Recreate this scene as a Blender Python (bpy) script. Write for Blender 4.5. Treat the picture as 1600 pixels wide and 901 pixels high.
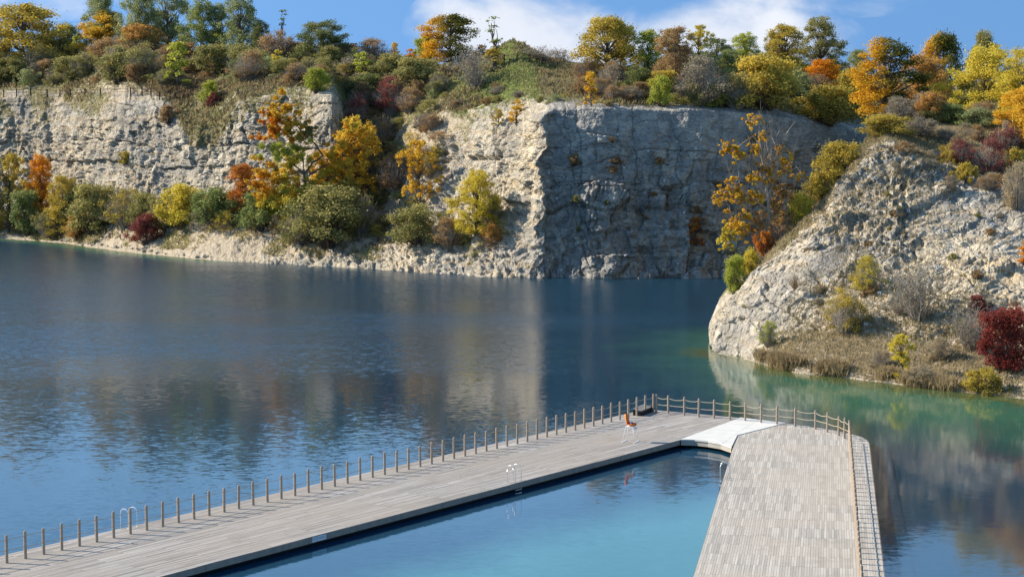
import bpy, math, random
import numpy as np
from mathutils import Vector
from mathutils.bvhtree import BVHTree

for o in list(bpy.data.objects): bpy.data.objects.remove(o)
SC = bpy.context.scene
COL = SC.collection
rng = np.random.default_rng(7)
random.seed(7)

# ------------------------------------------------------------------ camera
HC = 17.8                    # eye height above the water
FP = 3000.0                  # focal length in photograph pixels (1600 wide)
TILT = math.atan(260.5 / FP)
CT, ST = math.cos(TILT), math.sin(TILT)
cd = bpy.data.cameras.new('camera'); cam = bpy.data.objects.new('camera', cd); COL.objects.link(cam)
cd.sensor_width = 36; cd.lens = 36 * FP / 1600; cd.clip_start = 1; cd.clip_end = 6000
cam.location = (0, 0, HC); cam.rotation_euler = (math.pi / 2 - TILT, 0, 0)
SC.camera = cam

# ------------------------------------------------------------------ light
SUN = Vector((-0.840, 0.195, 0.53)).normalized()
sd = bpy.data.lights.new('sun', 'SUN'); sd.energy = 4.6; sd.angle = math.radians(0.5); sd.color = (1, 0.91, 0.78)
so = bpy.data.objects.new('sun', sd); COL.objects.link(so)
so.rotation_euler = SUN.to_track_quat('Z', 'Y').to_euler(); so.location = (-60, 60, 80)

W = bpy.data.worlds.new('World'); SC.world = W; W.use_nodes = True
SC.view_settings.view_transform = 'Standard'; SC.view_settings.look = 'None'
SC.view_settings.exposure = 0.80; SC.view_settings.gamma = 1; SC.view_settings.use_curve_mapping = False
try:
    SC.cycles.max_bounces = 6; SC.cycles.diffuse_bounces = 2; SC.cycles.glossy_bounces = 3
    SC.cycles.transmission_bounces = 3; SC.cycles.caustics_reflective = False
except Exception: pass

class NT:
    """tiny node-tree helper"""
    def __init__(s, tree): s.t = tree; s.n = tree.nodes; s.l = tree.links; s.n.clear()
    def add(s, typ, ins=None, **kw):
        nd = s.n.new(typ)
        for k, v in kw.items(): setattr(nd, k, v)
        if ins:
            for k, v in ins.items():
                if isinstance(v, bpy.types.NodeSocket): s.l.new(v, nd.inputs[k])
                else: nd.inputs[k].default_value = v
        return nd
    def math(s, op, a, b=None, c=None, clamp=False):
        nd = s.n.new('ShaderNodeMath'); nd.operation = op; nd.use_clamp = clamp
        for i, v in enumerate((a, b, c)):
            if v is None: continue
            if isinstance(v, bpy.types.NodeSocket): s.l.new(v, nd.inputs[i])
            else: nd.inputs[i].default_value = v
        return nd.outputs[0]
    def mix(s, f, a, b, mode='MIX'):
        nd = s.n.new('ShaderNodeMix'); nd.data_type = 'RGBA'; nd.blend_type = mode; nd.clamp_factor = True
        for i, v in ((0, f), (6, a), (7, b)):
            if isinstance(v, bpy.types.NodeSocket): s.l.new(v, nd.inputs[i])
            elif i: nd.inputs[i].default_value = (*v[:3], 1)
            else: nd.inputs[i].default_value = v
        return nd.outputs[2]
    def ramp(s, f, stops, interp='LINEAR'):
        nd = s.n.new('ShaderNodeValToRGB'); nd.color_ramp.interpolation = interp
        s.l.new(f, nd.inputs[0]); e = nd.color_ramp.elements
        while len(e) < len(stops): e.new(0.5)
        for k, (p, c) in enumerate(stops):
            e[k].position = p; e[k].color = (c, c, c, 1) if isinstance(c, (int, float)) else (*c, 1)
        return nd.outputs[0]
    def noise(s, vec, scale, detail=4, rough=0.55, dist=0.0):
        return s.add('ShaderNodeTexNoise', {'Vector': vec, 'Scale': scale, 'Detail': detail, 'Roughness': rough, 'Distortion': dist}).outputs[0]
    def attr(s, name): return s.add('ShaderNodeAttribute', attribute_name=name).outputs['Fac']
    def mapping(s, vec, scale=(1, 1, 1), rot=(0, 0, 0)):
        return s.add('ShaderNodeMapping', {'Vector': vec, 'Scale': scale, 'Rotation': rot}).outputs[0]

def build_world():
    n = NT(W.node_tree)
    tc = n.add('ShaderNodeTexCoord').outputs['Generated']
    sep = n.add('ShaderNodeSeparateXYZ', {0: tc}); X, Y, Z = sep.outputs
    z2 = n.math('ADD', n.math('MULTIPLY', n.math('MAXIMUM', Z, 0.0), 0.62), 0.36)
    vec = n.add('ShaderNodeVectorMath', {0: n.add('ShaderNodeCombineXYZ', {0: X, 1: Y, 2: z2}).outputs[0]}, operation='NORMALIZE').outputs[0]
    sky = n.add('ShaderNodeTexSky', {'Vector': vec}, sky_type='NISHITA', sun_disc=False,
                sun_elevation=math.asin(SUN.z), sun_rotation=math.atan2(SUN.x, SUN.y), altitude=200,
                air_density=1.0, dust_density=0.3, ozone_density=2.2).outputs[0]
    sky = n.add('ShaderNodeHueSaturation', {'Saturation': 1.18, 'Color': sky}).outputs[0]
    # broken cumulus bank low over the plateau
    p = n.add('ShaderNodeCombineXYZ', {0: X, 1: Z, 2: Y}).outputs[0]
    nz = n.noise(n.mapping(p, (1, 1.5, 1)), 17.0, 7, 0.55, 0.25)
    nz2 = n.noise(n.mapping(p, (1, 1.8, 1)), 5.0, 5, 0.5, 0.0)
    def blob(cx, cz, rx, rz):
        a = n.math('DIVIDE', n.math('SUBTRACT', X, cx), rx); b = n.math('DIVIDE', n.math('SUBTRACT', Z, cz), rz)
        r = n.math('ADD', n.math('MULTIPLY', a, a), n.math('MULTIPLY', b, b))
        return n.math('SUBTRACT', 1.0, r, clamp=True)
    b = n.math('MAXIMUM', n.math('MAXIMUM', blob(0.005, 0.046, 0.062, 0.034), n.math('MULTIPLY', blob(0.095, 0.043, 0.085, 0.022), 0.8)),
               n.math('MAXIMUM', n.math('MULTIPLY', blob(-0.235, 0.062, 0.05, 0.012), 0.40), n.math('MULTIPLY', blob(0.16, 0.066, 0.08, 0.014), 0.35)))
    front = n.math('GREATER_THAN', Y, 0.0)
    dens = n.math('ADD', n.math('MULTIPLY', b, 1.15), n.math('MULTIPLY', n.math('SUBTRACT', nz, 0.5), 2.2))
    mask = n.ramp(n.math('MULTIPLY', n.math('MULTIPLY', dens, front), n.math('GREATER_THAN', b, 0.001)), [(0.05, 0.0), (1.0, 0.90)], 'EASE')
    high = n.ramp(nz2, [(0.30, 0.25), (0.75, 0.65)])
    high = n.math('MULTIPLY', high, n.ramp(Z, [(0.08, 0.0), (0.16, 1.0), (0.34, 1.0), (0.5, 0.1)]))
    high = n.math('MULTIPLY', high, 1.25)
    cloud = n.mix(nz, (3.6, 3.9, 4.5), (5.4, 5.4, 5.5))
    c = n.mix(mask, n.mix(high, sky, (2.9, 5.3, 8.3)), cloud)
    bg = n.add('ShaderNodeBackground', {'Color': c, 'Strength': 0.115})
    n.add('ShaderNodeOutputWorld', {0: bg.outputs[0]})
build_world()

# ------------------------------------------------------------------ helpers
def ray(x, y):
    v = 450.5 - y
    return np.array([(x - 800.0), FP * CT + v * ST, -FP * ST + v * CT])
def PZ(x, y, z=0.0):                       # pixel -> point on the level z
    d = ray(x, y); t = (z - HC) / d[2]; return np.array([0, 0, HC]) + d * t
def PD(x, y, D):                           # pixel -> point at distance D
    d = ray(x, y); return np.array([0, 0, HC]) + d * (D / d[1])

def tag(o, label=None, cat=None, group=None, kind=None):
    if label: o['label'] = label
    if cat: o['category'] = cat
    if group: o['group'] = group
    if kind: o['kind'] = kind
    return o
def empty(name, loc=(0, 0, 0), rz=0.0):
    o = bpy.data.objects.new(name, None); COL.objects.link(o); o.location = loc; o.rotation_euler = (0, 0, rz)
    o.empty_display_size = 0.3
    return o
def link(name, me, parent=None, mat=None):
    o = bpy.data.objects.new(name, me); COL.objects.link(o)
    if parent: o.parent = parent
    if mat and not me.materials: me.materials.append(mat)
    return o
def quadmesh(name, V, Q, attrs=None, smooth=False):
    me = bpy.data.meshes.new(name); V = np.asarray(V, np.float32); Q = np.asarray(Q, np.int32)
    me.vertices.add(len(V)); me.vertices.foreach_set('co', V.ravel())
    me.loops.add(Q.size); me.loops.foreach_set('vertex_index', Q.ravel())
    me.polygons.add(len(Q)); me.polygons.foreach_set('loop_start', np.arange(0, Q.size, 4, dtype=np.int32))
    me.polygons.foreach_set('loop_total', np.full(len(Q), 4, np.int32))
    if attrs:
        for k, a in attrs.items():
            at = me.attributes.new(k, 'FLOAT', 'POINT'); at.data.foreach_set('value', np.asarray(a, np.float32))
    me.update(); me.validate()
    if smooth: me.shade_smooth()
    return me

class MB:
    """collects boxes, tubes and prisms and links them as ONE mesh"""
    def __init__(s): s.v = []; s.f = []
    def poly(s, pts, faces):
        b = len(s.v); s.v += [tuple(p) for p in pts]; s.f += [tuple(b + i for i in f) for f in faces]
    def box(s, c, sx, sy, sz, ax=(1, 0, 0), up=(0, 0, 1)):
        c = Vector(c); ax = Vector(ax).normalized(); up = Vector(up).normalized(); ay = up.cross(ax).normalized(); up = ax.cross(ay)
        P = [c + ax * (i * sx / 2) + ay * (j * sy / 2) + up * (k * sz / 2) for k in (-1, 1) for i, j in ((-1, -1), (1, -1), (1, 1), (-1, 1))]
        s.poly(P, [(3, 2, 1, 0), (4, 5, 6, 7), (0, 1, 5, 4), (1, 2, 6, 5), (2, 3, 7, 6), (3, 0, 4, 7)])
    def tube(s, pts, r, n=8, caps=True):
        pts = [Vector(p) for p in pts]; N = len(pts); rr = r if hasattr(r, '__len__') else [r] * N
        V = []; ref = None
        for i, p in enumerate(pts):
            d = (pts[min(i + 1, N - 1)] - pts[max(i - 1, 0)]).normalized()
            if ref is None: ref = Vector((0, 0, 1)) if abs(d.z) < 0.9 else Vector((1, 0, 0))
            a = d.cross(ref).normalized(); ref = a.cross(d); b = ref
            V += [p + (a * math.cos(2 * math.pi * k / n) + b * math.sin(2 * math.pi * k / n)) * rr[i] for k in range(n)]
        F = [(i * n + k, i * n + (k + 1) % n, (i + 1) * n + (k + 1) % n, (i + 1) * n + k) for i in range(N - 1) for k in range(n)]
        if caps: F += [tuple(range(n))[::-1], tuple((N - 1) * n + k for k in range(n))]
        s.poly(V, F)
    def prism(s, pts, z0, z1):
        n = len(pts); V = [(p[0], p[1], z0) for p in pts] + [(p[0], p[1], z1) for p in pts]
        s.poly(V, [tuple(range(n))[::-1], tuple(range(n, 2 * n))] + [(i, (i + 1) % n, n + (i + 1) % n, n + i) for i in range(n)])
    def mesh(s, name, smooth=False):
        me = bpy.data.meshes.new(name); me.from_pydata(s.v, [], s.f); me.update()
        if smooth: me.shade_smooth()
        return me
    def build(s, name, mat, parent=None, smooth=False):
        return link(name, s.mesh(name, smooth), parent, mat)

# numpy noise ------------------------------------------------------
def _h(ix, iy, iz, seed):
    h = (ix.astype(np.int64) * 374761393 + iy.astype(np.int64) * 668265263 + iz.astype(np.int64) * 2147483647 + seed * 974634777) & 0xffffffff
    h = ((h ^ (h >> 13)) * 1274126177) & 0xffffffff; h = ((h ^ (h >> 16)) * 2246822519) & 0xffffffff
    return ((h ^ (h >> 15)) & 0xffffff) / float(0xffffff)
def vnoise(x, y, z=None, seed=0):
    if z is None: z = np.zeros_like(x)
    i, j, k = np.floor(x), np.floor(y), np.floor(z); fx, fy, fz = x - i, y - j, z - k
    fx, fy, fz = [t * t * (3 - 2 * t) for t in (fx, fy, fz)]
    r = 0
    for a in (0, 1):
        for b in (0, 1):
            for c in (0, 1):
                w = (fx if a else 1 - fx) * (fy if b else 1 - fy) * (fz if c else 1 - fz)
                r = r + w * _h(i + a, j + b, k + c, seed)
    return r * 2 - 1
def fbm(x, y, z=None, oct=4, seed=0, gain=0.5):
    if z is None: z = np.zeros_like(x)
    s = 0; a = 1; t = 0
    for o in range(oct):
        s = s + a * vnoise(x * 2 ** o, y * 2 ** o, z * 2 ** o, seed + o * 17); t += a; a *= gain
    return s / t
def cells(u, v, seed, jit=0.85):
    """2-D Worley: returns F1, F2, random value of nearest cell"""
    i, j = np.floor(u), np.floor(v); f1 = np.full(u.shape, 9.0); f2 = np.full(u.shape, 9.0); cid = np.zeros(u.shape)
    gx = np.zeros(u.shape); gy = np.zeros(u.shape)
    z = np.zeros_like(i)
    for a in (-1, 0, 1):
        for b in (-1, 0, 1):
            px = i + a + 0.5 + (_h(i + a, j + b, z, seed) - 0.5) * jit; py = j + b + 0.5 + (_h(i + a, j + b, z, seed + 5) - 0.5) * jit
            d = np.maximum(np.abs(px - u), np.abs(py - v) * 1.0) * 0.6 + np.hypot(px - u, py - v) * 0.4
            m = d < f1
            f2 = np.where(m, f1, np.minimum(f2, d)); f1 = np.where(m, d, f1)
            cid = np.where(m, _h(i + a, j + b, z, seed + 11), cid); gx = np.where(m, u - px, gx); gy = np.where(m, v - py, gy)
    return f1, f2, cid, gx, gy
def sstep(a, b, x):
    t = np.clip((x - a) / (b - a), 0, 1); return t * t * (3 - 2 * t)

# ------------------------------------------------------------------ materials
def new_mat(name):
    m = bpy.data.materials.new(name); m.use_nodes = True; return m, NT(m.node_tree)
def finish(n, color, rough=0.9, normal=None, spec=0.2, **kw):
    ins = {'Base Color': color, 'Roughness': rough, 'Specular IOR Level': spec}
    if not isinstance(color, bpy.types.NodeSocket): ins['Base Color'] = (*color, 1)
    if normal is not None: ins['Normal'] = normal
    ins.update(kw)
    b = n.add('ShaderNodeBsdfPrincipled', ins)
    n.add('ShaderNodeOutputMaterial', {0: b.outputs[0]})
def simple_mat(name, col, rough=0.6, var=0.15, scale=8, metal=0.0, bump=0.0):
    m, n = new_mat(name); tc = n.add('ShaderNodeTexCoord').outputs['Object']
    nz = n.noise(tc, scale, 5)
    c = n.mix(nz, tuple(x * (1 - var) for x in col), tuple(min(1, x * (1 + var)) for x in col))
    nm = n.add('ShaderNodeBump', {'Height': nz, 'Strength': bump, 'Distance': 0.02}).outputs[0] if bump else None
    finish(n, c, rough, nm, Metallic=metal); return m

def terrain_mat():
    m, n = new_mat('limestone_and_turf')
    pos = n.add('ShaderNodeNewGeometry').outputs['Position']
    rock, tone = n.attr('rock'), n.attr('tone'); bare = n.attr('bare'); block = n.attr('block'); crack = n.attr('crack'); lush = n.attr('lush')
    fine = n.noise(pos, 2.2, 6, 0.65); mid = n.noise(pos, 0.45, 5, 0.6); big = n.noise(pos, 0.11, 4, 0.6)
    strat = n.noise(n.mapping(pos, (0.12, 0.12, 1.4)), 1.0, 5, 0.6, 0.3)
    streak = n.noise(n.mapping(pos, (1.3, 1.3, 0.10)), 1.0, 4, 0.6)
    cream = n.mix(mid, (0.49, 0.395, 0.25), (0.68, 0.585, 0.425))
    greyr = n.mix(fine, (0.21, 0.20, 0.175), (0.40, 0.38, 0.335))
    rc = n.mix(n.ramp(big, [(0.38, 0.0), (0.60, 0.85)]), cream, greyr)
    rc = n.mix(n.math('MULTIPLY', n.ramp(strat, [(0.47, 0.0), (0.64, 1.0)]), 0.62), rc, (0.50, 0.36, 0.19))
    rc = n.mix(n.math('MULTIPLY', n.ramp(streak, [(0.48, 0.0), (0.66, 1.0)]), 0.55), rc, (0.20, 0.185, 0.16))
    rc = n.mix(n.ramp(block, [(0.0, 0.35), (0.5, 0.0)]), rc, (0.28, 0.26, 0.22))
    rc = n.mix(n.ramp(block, [(0.6, 0.0), (1.0, 0.4)]), rc, (0.58, 0.52, 0.395))
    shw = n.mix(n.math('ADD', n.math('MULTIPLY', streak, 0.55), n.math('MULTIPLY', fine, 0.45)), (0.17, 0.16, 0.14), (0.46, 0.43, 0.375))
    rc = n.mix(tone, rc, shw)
    wv = n.add('ShaderNodeVectorMath', {0: n.mapping(pos, (1, 1, 1.55)), 1: n.add('ShaderNodeVectorMath', {0: n.add('ShaderNodeTexNoise', {'Vector': pos, 'Scale': 0.8, 'Detail': 3}).outputs['Color'], 1: (0.9, 0.9, 0.9)}, operation='MULTIPLY').outputs[0]}, operation='ADD').outputs[0]
    vb = n.add('ShaderNodeTexVoronoi', {'Vector': wv, 'Scale': 0.85}, feature='F1', distance='CHEBYCHEV')
    ve = n.add('ShaderNodeTexVoronoi', {'Vector': wv, 'Scale': 0.85}, feature='DISTANCE_TO_EDGE').outputs['Distance']
    vr = n.add('ShaderNodeSeparateXYZ', {0: vb.outputs['Color']}).outputs[0]
    rc = n.mix(n.math('MULTIPLY', n.math('SUBTRACT', vr, 0.5, clamp=True), 0.8), rc, (0.19, 0.175, 0.145))
    rc = n.mix(n.math('MULTIPLY', n.math('SUBTRACT', 0.4, vr, clamp=True), 0.9), rc, (0.68, 0.61, 0.47))
    rc = n.mix(n.math('MULTIPLY', n.ramp(ve, [(0.0, 1.0), (0.045, 0.0)]), n.ramp(n.noise(pos, 0.5, 4), [(0.45, 0.0), (0.62, 0.65)])), rc, (0.09, 0.08, 0.065))
    rc = n.mix(n.math('MULTIPLY', crack, 0.75), rc, (0.07, 0.062, 0.05))
    # speckle of lichen, soil pockets and fresh chips
    sp = n.add('ShaderNodeTexVoronoi', {'Vector': pos, 'Scale': 2.6}, feature='F1')
    rc = n.mix(n.math('MULTIPLY', n.ramp(n.noise(pos, 1.6, 6, 0.75), [(0.54, 0.0), (0.66, 1.0)]), 0.55), rc, (0.13, 0.115, 0.085))
    rc = n.mix(n.math('MULTIPLY', n.ramp(n.noise(pos, 3.4, 4, 0.7), [(0.62, 0.0), (0.70, 1.0)]), n.math('MULTIPLY', n.math('SUBTRACT', 1.0, tone, clamp=True), 0.5)), rc, (0.66, 0.61, 0.50))
    soil = n.mix(fine, (0.33, 0.265, 0.18), (0.54, 0.455, 0.33))
    grass = n.mix(mid, (0.105, 0.108, 0.040), (0.27, 0.215, 0.11))
    grass = n.mix(n.ramp(fine, [(0.45, 0.0), (0.7, 0.5)]), grass, (0.30, 0.245, 0.135))
    grass = n.mix(lush, grass, n.mix(mid, (0.085, 0.125, 0.025), (0.15, 0.17, 0.045)))
    g = n.mix(n.ramp(n.math('ADD', bare, n.math('MULTIPLY', n.math('SUBTRACT', mid, 0.5), 0.8)), [(0.40, 0.0), (0.6, 1.0)]), grass, soil)
    k = n.ramp(n.math('ADD', rock, n.math('MULTIPLY', n.math('SUBTRACT', n.noise(pos, 0.9, 6, 0.65), 0.5), 1.3)), [(0.42, 0.0), (0.58, 1.0)])
    col = n.mix(k, g, rc)
    vor = n.add('ShaderNodeTexVoronoi', {'Vector': n.mapping(pos, (0.9, 0.9, 1.3)), 'Scale': 1.5}, feature='DISTANCE_TO_EDGE').outputs['Distance']
    vor2 = n.add('ShaderNodeTexVoronoi', {'Vector': pos, 'Scale': 4.2}, feature='F1').outputs['Distance']
    h = n.math('ADD', n.math('ADD', n.math('MULTIPLY', n.math('MINIMUM', vor, 0.12), 2.2), n.math('MULTIPLY', vor2, -0.25)), n.math('MULTIPLY', fine, 0.75))
    nm = n.add('ShaderNodeBump', {'Height': h, 'Strength': 0.9, 'Distance': 0.28}).outputs[0]
    finish(n, col, 0.95, nm, 0.1)
    return m
M_TERR = terrain_mat()

def water_mat(name, deep_or_shaded, shallow_or_lit, weed, ripple=1.0):
    m, n = new_mat(name)
    pos = n.add('ShaderNodeNewGeometry').outputs['Position']
    sh = n.attr('shallow_or_lit'); wd = n.attr('weed')
    nz = n.noise(pos, 0.22, 4, 0.6)
    c = n.mix(n.ramp(n.math('ADD', sh, n.math('MULTIPLY', n.math('SUBTRACT', nz, 0.5), 0.5)), [(0.1, 0.0), (0.9, 1.0)]), deep_or_shaded, shallow_or_lit)
    c = n.mix(n.ramp(n.math('ADD', wd, n.math('MULTIPLY', n.math('SUBTRACT', n.noise(pos, 0.7, 5, 0.7), 0.5), 1.2)), [(0.45, 0.0), (0.85, 1.0)]), c, weed)
    py = n.add('ShaderNodeSeparateXYZ', {0: pos}).outputs[1]; px = n.add('ShaderNodeSeparateXYZ', {0: pos}).outputs[0]
    pn = n.noise(n.mapping(pos, (0.35, 1, 1)), 0.045, 4, 0.55)
    wind = n.add('ShaderNodeMapRange', {0: n.math('ADD', n.math('SUBTRACT', py, n.math('MULTIPLY', px, 0.55)), n.math('MULTIPLY', pn, 60.0)), 1: 142.0, 2: 232.0, 3: 0.085, 4: 0.55}, interpolation_type='SMOOTHSTEP').outputs[0]
    patch = n.math('MULTIPLY', wind, n.ramp(pn, [(0.35, 0.7), (0.65, 1.0)]))
    def slope(sc, mp, det):
        t = n.add('ShaderNodeTexNoise', {'Vector': n.mapping(pos, mp), 'Scale': sc, 'Detail': det, 'Roughness': 0.6, 'Distortion': 0.2}).outputs['Color']
        return n.add('ShaderNodeVectorMath', {0: t, 1: (0.5, 0.5, 0.5)}, operation='SUBTRACT').outputs[0]
    a1 = slope(2.6, (0.75, 1.3, 1), 3); a2 = slope(9.0, (0.8, 1.3, 1), 3)
    sm = n.add('ShaderNodeVectorMath', {0: a1, 1: n.add('ShaderNodeVectorMath', {0: a2, 1: (0.6, 0.6, 0.6)}, operation='MULTIPLY').outputs[0]}, operation='ADD').outputs[0]
    lee = n.add('ShaderNodeMapRange', {0: px, 1: 8.0, 2: 20.0, 3: 1.0, 4: 0.25}, interpolation_type='SMOOTHSTEP').outputs[0]
    amp = n.math('MULTIPLY', n.math('MULTIPLY', patch, lee), ripple)
    ss = n.add('ShaderNodeSeparateXYZ', {0: sm})
    nm = n.add('ShaderNodeVectorMath', {0: n.add('ShaderNodeCombineXYZ', {0: n.math('MULTIPLY', ss.outputs[0], n.math('MULTIPLY', amp, 0.8)), 1: n.math('MULTIPLY', ss.outputs[1], amp), 2: 1.0}).outputs[0]}, operation='NORMALIZE').outputs[0]
    finish(n, c, n.add('ShaderNodeMapRange', {0: patch, 1: 0.06, 2: 0.45, 3: 0.06, 4: 0.24}).outputs[0], nm, 0.5, IOR=1.36)
    return m

# ------------------------------------------------------------------ terrain lofts
def loft(name, cols, seg_rows, step, fn, back):
    """cols: (x_px, [(y_px, D, rock, bare), ...]) from the waterline up; fn displaces the dense grid"""
    xs = np.array([c[0] for c in cols], float)
    xd = np.arange(xs[0], xs[-1] + 0.01, step); nP = len(cols[0][1])
    ctrl = np.zeros((len(cols), nP, 5))
    for i, (x, pts) in enumerate(cols):
        for j, (y, D, r, b) in enumerate(pts):
            p = PZ(x, y, 0) if D is None else PD(x, y, D)
            ctrl[i, j] = (*p, r, b)
    # underwater toe and the land behind
    toe = ctrl[:, :1].copy(); toe[..., 1] -= 2.5; toe[..., 2] = -3.0
    rear = []
    for (dD, z) in back:
        q = ctrl[:, -1:].copy(); Dn = q[..., 1] + dD if dD < 1000 else np.full_like(q[..., 1], dD)
        q[..., 0] = q[..., 0] * Dn / q[..., 1]; q[..., 1] = Dn
        q[..., 2] = z if z is not None else q[..., 2]
        q[..., 3] = 0; q[..., 4] = 0
        rear.append(q)
    ctrl = np.concatenate([toe, ctrl] + rear, axis=1)
    G = np.zeros((len(xd), ctrl.shape[1], 5))
    for j in range(ctrl.shape[1]):
        for k in range(5): G[:, j, k] = np.interp(xd, xs, ctrl[:, j, k])
    K = np.hanning(9)[1:-1]; K /= K.sum(); r = len(K) // 2
    Gp = np.pad(G, ((r, r), (0, 0), (0, 0)), mode='edge'); Gs = sum(K[i] * Gp[i:i + len(xd)] for i in range(len(K))); Gs[:, :, 0] = G[:, :, 0]
    rows = []; par = []
    for j in range(ctrl.shape[1] - 1):
        nn = seg_rows[j]
        for q in range(nn):
            t = q / nn; rows.append(Gs[:, j] * (1 - t) + Gs[:, j + 1] * t); par.append(j + t)
    rows.append(Gs[:, -1]); par.append(ctrl.shape[1] - 1)
    S = np.stack(rows, axis=1)                                      # nx, ny, 5
    # soften the profile a little
    for _ in range(3): S[:, 1:-1] = 0.5 * S[:, 1:-1] + 0.25 * (S[:, 2:] + S[:, :-2])
    P = S[..., :3].copy(); rock = S[..., 3].copy(); bare = S[..., 4].copy()
    du = np.gradient(P, axis=0); dv = np.gradient(P, axis=1); N = np.cross(du, dv); N /= np.linalg.norm(N, axis=2, keepdims=True) + 1e-9
    arc = np.concatenate([[0], np.cumsum(np.linalg.norm(np.diff(P[:, 1, :2], axis=0), axis=1))])[:, None] * np.ones((1, P.shape[1]))
    PX = xd[:, None] * np.ones((1, P.shape[1])); T = np.array(par)[None, :] * np.ones((P.shape[0], 1))
    disp, extra, attrs = fn(P, N, rock, bare, arc, PX, T)
    P = P + N * disp[..., None] + extra
    nx, ny = P.shape[:2]; idx = np.arange(nx * ny).reshape(nx, ny)
    Q = np.stack([idx[:-1, :-1], idx[1:, :-1], idx[1:, 1:], idx[:-1, 1:]], axis=-1).reshape(-1, 4)
    attrs = {k: v.ravel() for k, v in attrs.items()}
    me = quadmesh(name, P.reshape(-1, 3), Q, attrs, smooth=False)
    o = link(name, me, None, M_TERR); tag(o, kind='structure')
    du = np.gradient(P, axis=0); dv = np.gradient(P, axis=1); N = np.cross(du, dv); N /= np.linalg.norm(N, axis=2, keepdims=True) + 1e-9
    return o, P, N, attrs, PX, T

def rock_blocks(u, z, sx, sz, seed):
    """bedded blocks: offset, crack mask, random value"""
    zz = z / sz + 0.25 * vnoise(u * 0.06, z * 0.05, seed=seed + 3)
    lay = np.floor(zz); fz = zz - lay
    lo = _h(lay, lay * 0, lay * 0, seed) - 0.5
    wsc = 0.6 + 1.0 * _h(lay, lay * 0, lay * 0, seed + 7)
    uu = u / (sx * wsc) + 13.7 * _h(lay, lay * 0, lay * 0, seed + 9) + 0.25 * vnoise(u * 0.5, z * 0.8, seed=seed + 21)
    bi = np.floor(uu); fu = uu - bi
    r = _h(bi, lay, lay * 0, seed + 1)
    tilt = (_h(bi, lay, lay * 0, seed + 2) - 0.5) * (fu - 0.5) + (_h(bi, lay, lay * 0, seed + 4) - 0.5) * (fz - 0.5)
    e = np.minimum(np.minimum(fu, 1 - fu) * sx * wsc, np.minimum(fz, 1 - fz) * sz * 1.0)
    return lo, r, tilt, e

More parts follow.
